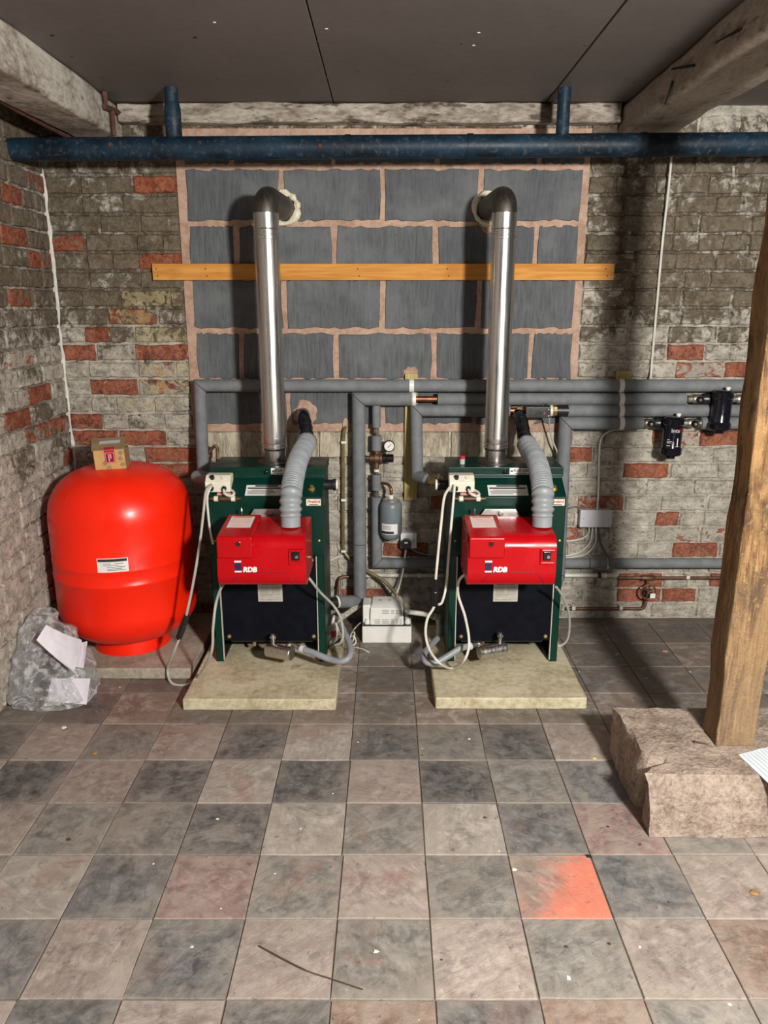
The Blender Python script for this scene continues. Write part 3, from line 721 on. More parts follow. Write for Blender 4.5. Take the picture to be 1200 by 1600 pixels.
obj('regulator_body', MB().lathe(pv, [(0.011, -0.05), (0.011, -0.034), (0.017, -0.032), (0.017, -0.012), (0.022, -0.008), (0.022, 0.012), (0.027, 0.016), (0.027, 0.026), (0.02, 0.03)], 'x', 18), M['brown_copper'], t)
obj('regulator_stem', MB().cyl((xr_, 3.572, rz(732)), (xr_, 3.572, rz(704)), 0.013), M['brown_copper'], t)
obj('inlet_knob', MB().cyl(pv+Vector((-0.046,0,0)), pv+Vector((-0.072,0,0)), 0.015, n=10), M['rubber'], t)
obj('regulator_knob', MB().lathe(pv, [(0.02, 0.026), (0.024, 0.03), (0.024, 0.045), (0.020, 0.047), (0.020, 0.078), (0.017, 0.081)], 'x', 20), M['gloss_black'], t)
g = at(608, 697, 3.545)
ga = obj('pressure_gauge', MB().lathe(g, [(0.024, 0.02), (0.0265, 0.014), (0.0265, -0.004), (0.024, -0.006), (0.0225, -0.004)], 'y', 28), M['rubber'], t)
obj('gauge_dial', MB().lathe(g, [(0.0225, -0.0035), (0.0225, -0.0042)], 'y', 28), M['white'], ga)
nd = Vector((0.011, 0, 0.010)); obj('gauge_needle', MB().tube([g+Vector((-0.006,-0.0052,-0.006)), g+nd+Vector((0,-0.0052,0))], [0.0022, 0.0008], 4), M['red_ink'], ga)
tk = MB()
for i in range(9):
    a = math.radians(225-i*33.75); d = Vector((math.cos(a), 0, math.sin(a))); tk.tube([g+d*0.017+Vector((0,-0.0046,0)), g+d*0.020+Vector((0,-0.0046,0))], 0.0006, 4)
obj('gauge_marks', tk, M['ink'], ga)
# small grey expansion vessel
vc = at(611, 815, 3.53); vx = vc.x; zt = at(611, 782, 3.53).z; zb_ = at(611, 842, 3.53).z; vr = 0.0525
t = thing('expansion_vessel', 'small grey steel expansion vessel hung beside the riser', 'vessel', (vx, 3.53, zb_))
h = zt-zb_
obj('vessel_body', MB().lathe((vx, 3.53, zb_), [(0.012,-0.003),(0.03,0.002),(0.044,0.013),(0.051,0.03),(vr,0.05),(vr,h*0.47),(vr+0.001,h*0.475),(vr+0.001,h*0.495),(vr,h*0.5),(vr,h-0.03),(0.050,h-0.016),(0.044,h-0.006),(0.035,h)], 'z', 40), M['vessel'], t)
obj('vessel_flange', MB().lathe((vx, 3.53, zb_+h), [(0.037,-0.004),(0.040,0.0),(0.040,0.006),(0.034,0.009),(0.012,0.010)], 'z', 32), M['zinc'], t)
for i in range(6):
    a = i*math.pi/3+0.3; p = Vector((vx+0.027*math.cos(a), 3.53+0.027*math.sin(a), zb_+h+0.008)); obj('flange_bolt', MB().cyl(p, p+Vector((0,0,0.006)), 0.0045, n=6), M['zinc'], t)
obj('vessel_nut', MB().cyl((vx,3.53,zb_+h+0.008), (vx,3.53,zb_+h+0.028), 0.011, n=6), M['white'], t)
obj('copper_swan_neck', MB().tube(spline([(xr_+0.015,3.575,rz(754)), (vx-0.016,3.55,rz(755)+0.002), (vx-0.002,3.533,rz(758)-0.004), (vx,3.53,zb_+h+0.045), (vx,3.53,zb_+h+0.024)], 6), 0.0075, 12), M['copper'], t)
lb = MB(); pr_ = MB(); qr = MB()
def on_cyl(c, r, a, z): return Vector((c[0]+r*math.sin(a), c[1]-r*math.cos(a), z))
def cyl_patch(mb, c, r, a0, a1, z0, z1, t=0.0006, n=10):
    rings = []
    for i in range(n+1):
        a = a0+(a1-a0)*i/n; rings.append([on_cyl(c,r,a,z0), on_cyl(c,r+t,a,z0), on_cyl(c,r+t,a,z1), on_cyl(c,r,a,z1)])
    mb.rings(rings)
cc = (vx, 3.53)
cyl_patch(lb, cc, vr+0.0003, -0.95, 0.62, zb_+0.036, zb_+h*0.46); vl = obj('vessel_label', lb, M['paper'], t)
cyl_patch(pr_, cc, vr+0.001, -0.93, 0.25, zb_+0.039, zb_+0.052)
for zz in (0.062, 0.069, 0.076): cyl_patch(pr_, cc, vr+0.001, -0.8, -0.2+zz*3, zb_+zz, zb_+zz+0.002)
obj('label_print', pr_, M['ink'], vl)

# ---- two black magnetic filters with valves
def filt(u, v0, v1, zrun, label, text):
    x = at(u, 660, 3.53).x; zt_, zb2 = at(u, v0, 3.51).z, at(u, v1, 3.51).z; c = (x, 3.51); h = zt_-zb2
    t = thing('magnetic_filter', label, 'filter', (x, 3.51, zb2))
    obj('filter_canister', MB().lathe((x, 3.51, zb2), [(0.019,0),(0.021,0.001),(0.021,0.013),(0.043,0.016),(0.048,0.022),(0.048,0.046),(0.044,0.05),(0.042,0.055),(0.043,h-0.04),(0.047,h-0.036),(0.046,h-0.012),(0.037,h-0.002),(0.014,h)], 'z', 32), M['gloss_black'], t)
    obj('filter_head', MB().lathe((x, PP, zrun), [(0.02,-0.075),(0.026,-0.065),(0.028,-0.03),(0.036,-0.024),(0.036,0.024),(0.028,0.03),(0.026,0.05),(0.02,0.055)], 'x', 20), M['rubber'], t)
    obj('neck', MB().cyl((x, PP, zrun), (x, 3.51, zrun), 0.026), M['rubber'], t)
    obj('vent_cap', MB().lathe((x+0.018, 3.505, zb2+h-0.004), [(0.008,0),(0.008,0.006),(0.011,0.007),(0.011,0.016),(0.008,0.018)], 'z', 14), M['cream'], t)
    for s, ou in ((-1, -36), (1, 32)):
        vx_ = at(u+ou, 660, PP).x
        vb = obj('isolating_valve', MB().lathe((vx_, PP, zrun), [(0.013,-0.05),(0.017,-0.048),(0.017,-0.03),(0.014,-0.028),(0.021,-0.018),(0.021,0.018),(0.014,0.028),(0.019,0.03),(0.019,0.05),(0.013,0.052)], 'x', 12), M['nickel'], t)
        obj('valve_knob', MB().lathe((vx_, 3.556, zrun), [(0.011,0),(0.0155,-0.004),(0.0155,-0.016),(0.012,-0.019),(0.006,-0.0195)], 'y', 18), M['gloss_black'], vb)
        obj('knob_centre', MB().lathe((vx_, 3.5365, zrun), [(0.0065,0.001),(0.0065,-0.0018),(0.0028,-0.0018),(0.0028,-0.001)], 'y', 14), M['nickel'], vb)
    if text:
        r = 0.0442
        o_ = on_cyl(c, r, 0.12, zb2+h-0.068)
        def wrap(mb, z):
            for p in mb.v:
                a = (p.x-x)/r; d = -(p.y); p.x, p.y = c[0]+(r+0.0006)*math.sin(a), c[1]-(r+0.0006)*math.cos(a)
            return mb
        X_, Z_ = Vector((1,0,0)), Vector((0,0,1))
        obj('lettering', wrap(text_mb('inta', 0.026, (x-0.022, 3.47, zb2+h-0.062), X_, Z_, 0, 0.0006, align='LEFT'), 0), M['white'], t)
        obj('lettering', wrap(text_mb('Klean', 0.026, (x+0.014, 3.47, zb2+h-0.062), X_, Z_, 0, 0.0004, align='LEFT'), 0), M['red_ink'], t)
        m = MB(); cyl_patch(m, c, r, 0.17, 0.28, zb2+0.062, zb2+0.100)
        cyl_patch(m, c, r, 0.02, 0.45, zb2+0.061, zb2+0.0625)
        for zz, a1 in ((0.092, -0.55), (0.084, -0.35), (0.077, -0.4), (0.064, -0.5)): cyl_patch(m, c, r, -0.85, a1, zb2+zz, zb2+zz+0.0022)
        obj('print', m, M['paper'], t)
    return t
filt(1050, 650, 716, Z4, 'lower black magnetic filter with white and red lettering on the lowest pipe', True)
filt(1122, 609, 677, Z2, 'plain black magnetic filter nearest the timber post', False)

# ---- motorised valve actuator with cable
t = thing('motorised_valve', 'black motorised valve head on the brass fitting above the right duct hose', 'valve', at(842, 660, 3.52))
p0, p1 = at(822, 636, 3.50), at(860, 653, 3.50)
obj('actuator_case', MB().box(p0.x, p1.x, 3.50, 3.553, p1.z, p0.z), M['rubber'], t, bev=0.003)
pc = at(851, 646, 3.4995); obj('red_badge', MB().lathe(pc, [(0.0065,0.001),(0.0065,-0.0008),(0.001,-0.001)], 'y', 14), M['maroon'], t)
for v in (640, 650):
    pc = at(857.5, v, 3.4995); obj('screw', MB().lathe(pc, [(0.0025,0.001),(0.0025,-0.001),(0.001,-0.0012)], 'y', 8), M['nickel'], t)
obj('release_lever', MB().tube(spline([at(848,637,3.53), at(850,631,3.53), at(853,629,3.53), at(856,632,3.53), at(857,637,3.53)], 5), 0.0016, 6), M['nickel'], t)
obj('actuator_cable', MB().tube(spline([at(858,652,3.53), at(859,668,3.56), at(864,690,3.57), at(871,708,3.57), at(869,724,3.57), at(862,731,3.55)], 8), 0.0042, 8), M['cable_g'], t)
# ---- olive conduit tube
t = thing('drain_tube', 'olive drain tube clipped down the wall beside the left boiler', 'tube', at(537, 860, 3.6))
y = 3.62
obj('tube_run', MB().tube(spline([at(541,664,3.66), at(538,672,y), at(536,690,y), at(536,740,y), at(536,790,y), at(536,840,y), at(538,862,y), at(556,882,3.60), at(575,893,3.58), at(600,908,3.56), at(620,930,3.53), at(631,950,3.50), at(633,962,3.46)], 6), 0.0085, 10), M['olive'], t)
for v in (691, 781, 861):
    p = at(537, v, y-0.004); obj('tube_clip', MB().box(p.x-0.012, p.x+0.012, 3.606, 3.638, p.z-0.006, p.z+0.006), M['white'], t, bev=0.002)
# ---- socket, plug
t = thing('power_socket', 'white switched power socket on the wall with a black plug in it', 'socket', at(640, 858, 3.63))
p0, p1 = at(626, 833, 3.605), at(651, 857, 3.605)
fp = obj('face_plate', MB().box(p0.x, p1.x, 3.605, 3.640, p1.z, p0.z), M['paper'], t, bev=0.003)
pc = at(634.5, 850, 3.585); pc2 = at(647, 845, 3.6045)
obj('switch_rocker', MB().box(pc2.x-0.005, pc2.x+0.005, 3.602, 3.606, pc2.z-0.008, pc2.z+0.008), M['box_grey'], fp, bev=0.001)
pg = thing('plug', 'black mains plug pushed into the white wall socket', 'plug', (pc.x, 3.585, pc.z-0.025))
obj('plug_body', MB().prism([(pc.x+0.026*math.cos(a), pc.z+0.026*math.sin(a)*(1.0 if math.sin(a) > 0 else 1.12)) for a in [i*math.pi/12 for i in range(24)]], 3.575, 3.604, 'y'), M['gloss_black'], pg, bev=0.004)
obj('fuse_label', MB().box(pc.x-0.008, pc.x+0.008, 3.5735, 3.576, pc.z+0.006, pc.z+0.013), M['paper'], pg)
obj('plug_cable', MB().tube(spline([(pc.x, 3.585, pc.z-0.024), at(633,868,3.58), at(630,890,3.57), at(625,912,3.56), at(619,930,3.53)], 6), 0.0045, 8), M['cable_w'], pg)
# ---- junction box
p0, p1 = at(907, 797, 3.60), at(955, 824, 3.60)
t = thing('junction_box', 'pale grey junction box on the bricks right of the right boiler', 'junction box', ((p0.x+p1.x)/2, 3.6, p1.z))
jl = obj('box_lid', MB().box(p0.x, p1.x, 3.597, 3.608, p1.z, p0.z), M['box_grey'], t, bev=0.004, seg=3)
obj('box_base', MB().box(p0.x+0.002, p1.x-0.002, 3.608, 3.641, p1.z+0.002, p0.z-0.002), M['box_grey'], t, bev=0.002)
for u in (912, 951):
    pc = at(u, 810.5, 3.5968); obj('lid_screw', MB().lathe(pc, [(0.003,0.001),(0.003,-0.0008),(0.001,-0.001)], 'y', 10), M['grey_ink'], jl)
# ---- cables on the wall
def cable(name, label, pts, r=0.0042, mat='cable_w', n=7, cat='cable'):
    return tag(obj(name, MB().tube(spline(pts, n), r, 8), M[mat]), label, cat)
cable('wall_cable', 'long thin white cable hanging straight down the dark brickwork at the right', [at(1050,238,3.60), at(1044,300,3.61), at(1035,380,3.625), at(1026,480,3.63), at(1019,560,3.63), at(1016.5,592,3.61)], 0.0055)
cable('wall_cable', 'cream cable rising from the junction box to the lowest stacked pipe', [at(933,798,3.625), at(935,760,3.63), at(936,715,3.63), at(938,690,3.63), at(946,677,3.63), at(962,671,3.62), at(985,668,3.605)], 0.005, 'cable_w')
y = 3.63
cable('wall_cable', 'white cable curving left from the junction box, the shortest of three', [at(921,824,3.615), at(918,835,y), at(908,842,y), at(890,845,y), at(868,846,3.60)], 0.0038)
cable('wall_cable', 'white cable looping left under the junction box, the middle of three', [at(926,824,3.615), at(922,846,y), at(910,860,y), at(892,867,y), at(868,870,3.60)], 0.0038)
cable('wall_cable', 'white cable looping lowest of three under the junction box', [at(931,824,3.615), at(930,848,y), at(918,864,y), at(900,870,y), at(868,873,3.60)], 0.0038)
cable('wall_cable', 'dark grey cable dropping from the junction box to the low lagged pipe', [at(935,824,3.615), at(938,846,y), at(945,862,3.61), at(952,874,3.552), at(952,885,3.552)], 0.0045, 'cable_d')
cable('wall_cable', 'thin grey cable along the bricks between right boiler and junction box', [at(880,797,3.60), at(898,792,y), at(912,794,y), at(918,798,3.625)], 0.003, 'cable_d')
cable('wall_cable', 'thin white cable across the wall behind the descending pipe and riser', [at(508,880,3.62), at(528,870,3.635), at(550,868,3.638), at(580,868,3.638), at(632,871,3.638), at(640,869,3.638)], 0.003)
cable('wall_cable', 'grey cable sagging right from the power socket behind the right boiler', [at(642,857,3.625), at(655,864,3.625), at(675,867,3.625), at(700,862,3.62), at(720,860,3.6)], 0.0035, 'cable_g')
# ---- low white overflow pipe and copper water pipes
t = thing('overflow_pipe', 'white plastic overflow pipe low on the wall behind the right boiler', 'pipe', (0.3, 3.625, 0.2))
zz = at(640, 899, 3.622).z
for a, b in ((571, 655), (655, 880), (880, 936), (937, 964)):
    x0, x1 = at(a, 899, 3.622).x, at(b, 899, 3.622).x; obj('pipe_length', MB().cyl((x0+0.001, 3.622, zz), (x1-0.001, 3.622, zz), 0.0105, n=14), M['pvc_white'], t)
for u in (634, 655, 936, 945):
    x0 = at(u, 899, 3.622).x; obj('pipe_coupler', MB().cyl((x0-0.008, 3.622, zz), (x0+0.008, 3.622, zz), 0.0135, n=14), M['white'] if u != 936 else M['rubber'], t)
t = thing('water_pipe', 'thin tarnished copper pipe with round-wheeled stopcock at the wall foot', 'pipe', (1.3, 3.62, 0.1))
y = 3.618; za = at(1060, 903, y).z; zb3 = at(950, 951, y).z; xs = at(1011, 920, y).x
obj('pipe_length', MB().cyl((at(966,902,y).x, y, za), (XE, y, za), 0.0085, n=12), M['brown_copper'], t)
obj('pipe_length', MB().cyl((at(884,951,y).x, y, zb3), (xs-0.012, y, zb3), 0.008, n=12), M['brown_copper'], t)
obj('pipe_drop', MB().tube(spline([(xs, y, za), (xs, y, za-0.06), (xs-0.001, y, zb3+0.03), (xs-0.012, y, zb3)], 5), 0.0085, 12), M['brown_copper'], t)
obj('tee_fitting', MB().lathe((xs, y, za), [(0.011,-0.035),(0.0135,-0.03),(0.0135,0.03),(0.011,0.035)], 'x', 14), M['brown_copper'], t)
obj('stop_valve', MB().lathe((xs, y, at(1011,925,y).z), [(0.011,-0.045),(0.014,-0.04),(0.014,-0.02),(0.018,-0.012),(0.018,0.012),(0.014,0.02),(0.014,0.04),(0.011,0.045)], 'z', 14), M['brown_copper'], t)
pw = at(1013, 925, 3.575); ring = [pw+Vector((0.036*math.cos(a), 0, 0.038*math.sin(a))) for a in [i*math.pi/12 for i in range(25)]]
wh = obj('hand_wheel', MB().tube(ring, 0.0042, 8), M['brown_copper'], t)
sp_ = MB()
for a in (0.3, 2.4, 4.5): sp_.tube([pw, pw+Vector((0.035*math.cos(a), 0, 0.037*math.sin(a)))], 0.003, 6)
sp_.cyl(pw+Vector((0,-0.004,0)), Vector((xs, y, pw.z)), 0.006, n=8); obj('wheel_spokes', sp_, M['brown_copper'], wh)
pt_ = at(1020, 931, 3.565); obj('paper_tag', MB().box(pt_.x-0.013, pt_.x+0.012, 3.564, 3.566, pt_.z-0.012, pt_.z+0.012), M['paper'], t)
for u, v in ((897, 951), (971, 951), (1076, 903)):
    p = at(u, v, 3.60); obj('saddle_clip', MB().box(p.x-0.009, p.x+0.009, 3.602, 3.640, p.z-0.010, p.z+0.010), M['pvc_white'], t, bev=0.003)
t = tag(obj('water_pipe', MB().tube(spline([at(575,902,3.62), at(545,901,3.615), at(534,902,3.61), at(530,908,3.60), at(530,925,3.58), at(530,940,3.56)], 6), 0.008, 10), M['brown_copper']), 'copper pipe elbow beside the foot of the left boiler', 'pipe')

# ================================================================== SLABS, TANK
def slab(name, x0, x1, y0, y1, h, m, label, rot=0.0):
    rr = random.Random(int(x0*100)); P = []
    n = 10
    for (ax, ay), (bx, by) in (((x0,y0),(x1,y0)), ((x1,y0),(x1,y1)), ((x1,y1),(x0,y1)), ((x0,y1),(x0,y0))):
        for i in range(n): P.append((ax+(bx-ax)*i/n+rr.uniform(-.002,.002), ay+(by-ay)*i/n+rr.uniform(-.002,.002)))
    return tag(obj(name, MB().prism(P, 0.0, h, 'z'), M[m], bev=0.006, seg=3, ang=60), label, 'slab')
slab('paving_slab', -0.806, -0.202, 2.722, 3.44, 0.05, 'slab', 'pale concrete slab under the left boiler')
slab('paving_slab', 0.190, 0.790, 2.732, 3.45, 0.05, 'slab', 'pale concrete slab under the right boiler')
slab('paving_slab', -1.45, -0.838, 2.985, 3.60, 0.05, 'slab_grey', 'grey concrete slab under the big red tank')

TC = Vector((-1.172, 3.27, 0.05)); TR = 0.303
t = thing('expansion_tank', 'large glossy red expansion tank in the left corner', 'tank', TC)
prof = [(0.10, 0.055)]
for i in range(13):
    a = math.pi/2*i/12; prof.append((0.12+(TR-0.12)*math.sin(a)**0.85, 0.06+0.16*(1-math.cos(a)**1.0)))
zs1 = at(185, 921, TC.y-TR).z-0.05; zs2 = at(185, 897, TC.y-TR).z-0.05
prof += [(TR, zs1-0.004), (TR+0.003, zs1), (TR+0.003, zs1+0.008), (TR, zs1+0.012), (TR, zs2-0.004), (TR+0.002, zs2), (TR+0.002, zs2+0.005), (TR, zs2+0.009), (TR, 0.60)]
for i in range(1, 17):
    a = math.pi/2*i/16; prof.append((max(TR*math.cos(a)**0.66, 0.001), 0.60+0.228*math.sin(a)**0.92))
obj('tank_body', MB().lathe(TC, prof, 'z', 72), M['tank'], t, ang=40)
obj('base_ring', MB().lathe(TC, [(0.158, 0.0), (0.168, 0.0), (0.163, 0.03), (0.155, 0.075), (0.15, 0.075)], 'z', 64), M['tank'], t)
lb = MB(); cyl_patch(lb, (TC.x, TC.y), TR+0.0006, -0.02, 0.02, 0, 0.01)
u0 = at(152, 884, TC.y-TR).x; u1 = at(198, 884, TC.y-TR).x
a0, a1 = math.asin((u0-TC.x)/TR), math.asin((u1-TC.x)/TR); z0_, z1_ = at(175, 895, TC.y-TR).z, at(175, 873, TC.y-TR).z
lb = MB(); cyl_patch(lb, (TC.x, TC.y), TR+0.0005, a0, a1, z0_, z1_); tl = obj('rating_label', lb, M['paper'], t)
pr_ = MB(); d = a1-a0; hh = z1_-z0_
cyl_patch(pr_, (TC.x, TC.y), TR+0.0012, a0+d*.03, a1-d*.03, z0_+hh*.76, z0_+hh*.95)
for fz, f0, f1 in ((.60,.2,.45),(.60,.55,.85),(.48,.2,.7),(.36,.32,.9),(.24,.32,.8),(.14,.32,.9)):
    cyl_patch(pr_, (TC.x, TC.y), TR+0.0012, a0+d*f0, a0+d*f1, z0_+hh*fz, z0_+hh*fz+0.0018)
obj('label_print', pr_, M['ink'], tl)

# cardboard box on the tank
ZTOP = TC.z+0.862
bc = Vector((at(172, 738, 3.19).x, 3.235, 0.872))
t = thing('cardboard_box', 'small open cardboard box with a crimson seal on top of the red tank', 'box', bc)
m = Matrix.Translation(bc) @ Matrix.Rotation(math.radians(9), 4, 'Z') @ Matrix.Rotation(math.radians(-3), 4, 'Y')
bw, bd, bh = 0.064, 0.05, 0.085
def lb_(name, mb, mat, par=t, **k): return obj(name, mb.xf(m), M[mat], par, **k)
front = lb_('front_panel', MB().box(-bw, bw, -bd, -bd+0.002, 0, bh), 'card')
lb_('side_panel', MB().box(-bw, -bw+0.002, -bd, bd, 0, bh), 'card_dark'); lb_('side_panel', MB().box(bw-0.002, bw, -bd, bd, 0, bh), 'card_dark')
lb_('back_panel', MB().box(-bw, bw, bd-0.002, bd, 0, bh*1.05), 'card_dark'); lb_('base_panel', MB().box(-bw, bw, -bd, bd, 0, 0.002), 'card_dark')
lid = lb_('lid_flap', MB().add([(-bw-.004,-bd-.002,bh),(bw+.004,-bd-.002,bh),(bw-.004,bd,bh+0.035),(-bw-0.02,bd,bh+0.035),(-bw-.004,-bd-.002,bh+.002),(bw+.004,-bd-.002,bh+.002),(bw-.004,bd,bh+.037),(-bw-0.02,bd,bh+.037)],[(0,3,2,1),(4,5,6,7),(0,1,5,4),(1,2,6,5),(2,3,7,6),(3,0,4,7)]), 'card_dark')
sl = Vector((0, bd*2, 0.035)).normalized(); Xv = Vector((1,0,0)); Zv = Vector((0,0,1))
lb_('clear_tape', MB().plate((-0.045, 0.0, bh+0.0195), Xv, sl, 0, 0.085, 0, 0.026), 'box_grey')
lb_('seal', MB().plate((0.002,-bd,bh-0.055), Xv, Zv, -0.021, 0.021, 0, 0.055, up=0.0003), 'crimson')
lb_('seal', MB().plate((0.002,-bd-.001,bh+0.0025), Xv, sl, -0.021, 0.021, 0, 0.02), 'crimson')
lb_('seal_border', MB().plate((0.002,-bd,bh-0.053), Xv, Zv, -0.018, 0.018, 0, 0.042, up=0.0009), 'salmon')
lb_('seal_panel', MB().plate((0.002,-bd,bh-0.051), Xv, Zv, -0.0155, 0.0155, 0, 0.038, up=0.0015), 'maroon')
lb_('seal_mark', MB().plate((0.002,-bd,bh-0.048), Xv, Zv, -0.006, -0.001, 0, 0.032, up=0.0021).plate((0.002,-bd,bh-0.036), Xv, Zv, 0.002, 0.007, 0, 0.02, up=0.0021), 'salmon')
dm = MB()
for cx, cz in ((0.045, 0.045), (0.05, 0.02), (-0.005, 0.010), (-0.02, 0.03), (0.048, 0.07)):
    n = Vector((0,-1,0)); q = [(cx-.014,-bd-.0004,cz),(cx,-bd-.0004,cz-.012),(cx+.012,-bd-.0004,cz),(cx,-bd-.0004,cz+.012)]; dm.rings([q, [(a,b-.0003,c) for a,b,c in q]])
lb_('printed_pattern', dm, 'card_dark', front)

# ================================================================== BOILERS
def boiler(cx, bx, side, blabel):
    """cx = centre of casing, bx = centre of burner"""
    t = thing('boiler', blabel, 'boiler', (cx, 3.2, 0.05))
    hw = 0.237; x0, x1 = cx-hw, cx+hw
    Yf, Yb, zf = 3.05, 3.38, 0.536
    G = M['green']
    obj('upper_casing', MB().prism([(Yf,zf),(Yf,0.787),(3.15,0.846),(3.15,0.86),(Yb,0.86),(Yb,zf)], x0, x1), G, t, bev=0.003, seg=2)
    obj('top_lid', MB().prism([(3.152,0.852),(3.152,0.890),(Yb+0.004,0.890),(Yb+0.004,0.852)], x0-0.004, x1+0.004), G, t, bev=0.003, seg=2)
    for a, b in ((x0, x0+0.036), (x1-0.036, x1)): obj('side_panel', MB().prism([(Yf,0.052),(Yf,zf),(Yb,zf),(Yb,0.052)], a if a == x0 else b-0.0016, a+0.0016 if a == x0 else b), G, t)
    for s, xx in ((1, x0), (-1, x1)):
        obj('front_return', MB().box(min(xx, xx+s*0.030), max(xx, xx+s*0.030), Yf, Yf+0.002, 0.052, zf), G, t)
        obj('edge_strip', MB().box(min(xx+s*0.030, xx+s*0.034), max(xx+s*0.030, xx+s*0.034), Yf-0.001, Yf+0.012, 0.06, zf-0.005), M['plate'], t)
    obj('back_panel', MB().box(x0+.002, x1-.002, Yb-0.002, Yb, 0.052, zf), G, t)
    fp = obj('front_plate', MB().box(x0+0.036, x1-0.034, Yf+0.010, Yf+0.014, 0.146, zf-0.002), M['black'], t, bev=0.001)
    obj('fire_box', MB().box(x0+0.06, x1-0.06, Yf+0.03, Yb-0.02, 0.13, zf-0.01), M['dark'], t)
    obj('base_rail', MB().box(x0+0.002, x0+0.03, Yf+0.02, Yb-0.002, 0.05, 0.062), M['dark'], t); obj('base_rail', MB().box(x1-0.03, x1-0.002, Yf+0.02, Yb-0.002, 0.05, 0.062), M['dark'], t)
    for sx in (x0+0.058, x1-0.052):
        for sz in (0.166, 0.512): obj('bolt', MB().lathe((sx, Yf+0.010, sz), [(0.009,0.0),(0.009,-0.003),(0.006,-0.007),(0.002,-0.008)], 'y', 12), M['brass'], fp)
    for sx in (x0+0.022, x1-0.018): obj('screw', MB().lathe((sx, Yf, 0.60), [(0.005,0.001),(0.005,-0.002),(0.002,-0.003)], 'y', 10), M['brass'], t)
    obj('pilot_nut', MB().cyl((cx-0.08, Yf+0.05, 0.133), (cx-0.08, Yf+0.05, 0.105), 0.008, n=8), M['brass'], t)
    X_, Z_ = Vector((1,0,0)), Vector((0,0,1))
    # data plate
    dp = obj('data_plate', MB().plate((cx+0.005, Yf+0.010, 0.326), X_, Z_, -0.052, 0.052, 0, 0.082, 0.001), M['plate'], t)
    pm = MB(); o_ = Vector((cx+0.005, Yf+0.0088, 0.326))
    pm.plate(o_, X_, Z_, -0.036, 0.036, 0.074, 0.078)
    for i in range(6): pm.plate(o_, X_, Z_, -0.044, -0.006, 0.036+i*0.006, 0.0378+i*0.006).plate(o_, X_, Z_, 0.006, 0.044, 0.036+i*0.006, 0.0378+i*0.006)
    pm.plate(o_, X_, Z_, -0.044, 0.012, 0.030, 0.033).plate(o_, X_, Z_, -0.044, 0.012, 0.023, 0.0245).plate(o_, X_, Z_, 0.018, 0.044, 0.030, 0.0315).plate(o_, X_, Z_, 0.018, 0.044, 0.016, 0.0175).plate(o_, X_, Z_, -0.044, 0.044, 0.008, 0.010)
    obj('print', pm, M['grey_ink'], dp)
    # sloping-panel label
    sd = Vector((0, 0.10, 0.059)).normalized(); so = Vector((cx+0.0, Yf+0.004, 0.7895))
    l1 = obj('instruction_label', MB().plate(so, X_, sd, -0.082, 0.082, 0.004, 0.066), M['paper'], t)
    pm = MB(); q = so+sd.cross(X_)*-0.0007
    pm.plate(q, X_, sd, -0.045, 0.05, 0.056, 0.064).plate(q, X_, sd, -0.075, 0.075, 0.043, 0.051)
    for i, (a, b) in enumerate(((-0.075, 0.02), (-0.07, 0.045), (-0.075, 0.035), (-0.06, 0.03))): pm.plate(q, X_, sd, a, b, 0.012+i*0.0075, 0.0145+i*0.0075)
    obj('print', pm, M['ink'], l1)
    # flue gas label + sampling plug on lid edge
    fo = Vector((cx+0.055, 3.152, 0.873))
    l2 = obj('flue_label', MB().plate(fo, X_, Z_, -0.04, 0.04, -0.014, 0.014), M['paper'], t)
    obj('lettering', text_mb('FLUE GAS', 0.0145, fo+Vector((0.008,-0.0007,0.003)), X_, Z_, 0, 0.0003), M['ink'], l2)
    obj('lettering', MB().plate(fo+Vector((0,-0.0007,0)), X_, Z_, -0.018, 0.032, -0.010, -0.007).plate(fo+Vector((0,-0.0007,0)), X_, Z_, -0.036, -0.026, -0.002, 0.004), M['ink'], l2)
    obj('sampling_plug', MB().lathe((cx-0.005, 3.152, 0.871), [(0.009,0.001),(0.009,-0.008),(0.006,-0.011),(0.001,-0.012)], 'y', 14), M['gloss_black'], t)
    # maker badge at the right of the front
    bo = Vector((cx+0.204, Yf, 0.765)); l3 = obj('maker_badge', MB().plate(bo, X_, Z_, -0.034, 0.026, -0.014, 0.014), M['cream'], t)
    obj('lettering', text_mb('Firebird', 0.016, bo+Vector((-0.004,-0.0007,0.003)), X_, Z_, 0.25, 0.0004), M['red_ink'], l3)
    obj('lettering', MB().plate(bo+Vector((0,-0.0007,0)), X_, Z_, -0.022, 0.014, -0.011, -0.0085), M['green'], l3)
    # brass knob on slope
    ko = so+X_*0.19+sd*0.04; kn = sd.cross(X_)*-1
    obj('limit_thermostat', MB().cyl(ko, ko+kn*0.006, 0.014, n=16).cyl(ko+kn*0.006, ko+kn*0.02, 0.008, n=6), M['brass'], t)
    # white control box
    kx = cx-0.192; ctl = obj('control_box', MB().prism([(3.062,0.803),(3.058,0.845),(3.085,0.872),(3.135,0.872),(3.135,0.84)], kx-0.052, kx+0.052), M['cream'], t, bev=0.005, seg=3)
    for sx in (-0.026, 0.026): obj('cable_gland', MB().cyl((kx+sx, 3.061, 0.822), (kx+sx, 3.050, 0.818), 0.011, 0.009, 14), M['rubber'], ctl)
    obj('control_knob', MB().cyl((kx-0.022, 3.074, 0.860), (kx-0.022, 3.066, 0.870), 0.009, n=14).box(kx-0.025, kx-0.019, 3.062, 3.070, 0.858, 0.876), M['rubber'], ctl)
    obj('reset_cap', MB().cyl((kx+0.022, 3.074, 0.860), (kx+0.022, 3.069, 0.866), 0.008, n=14), M['cream'], ctl)
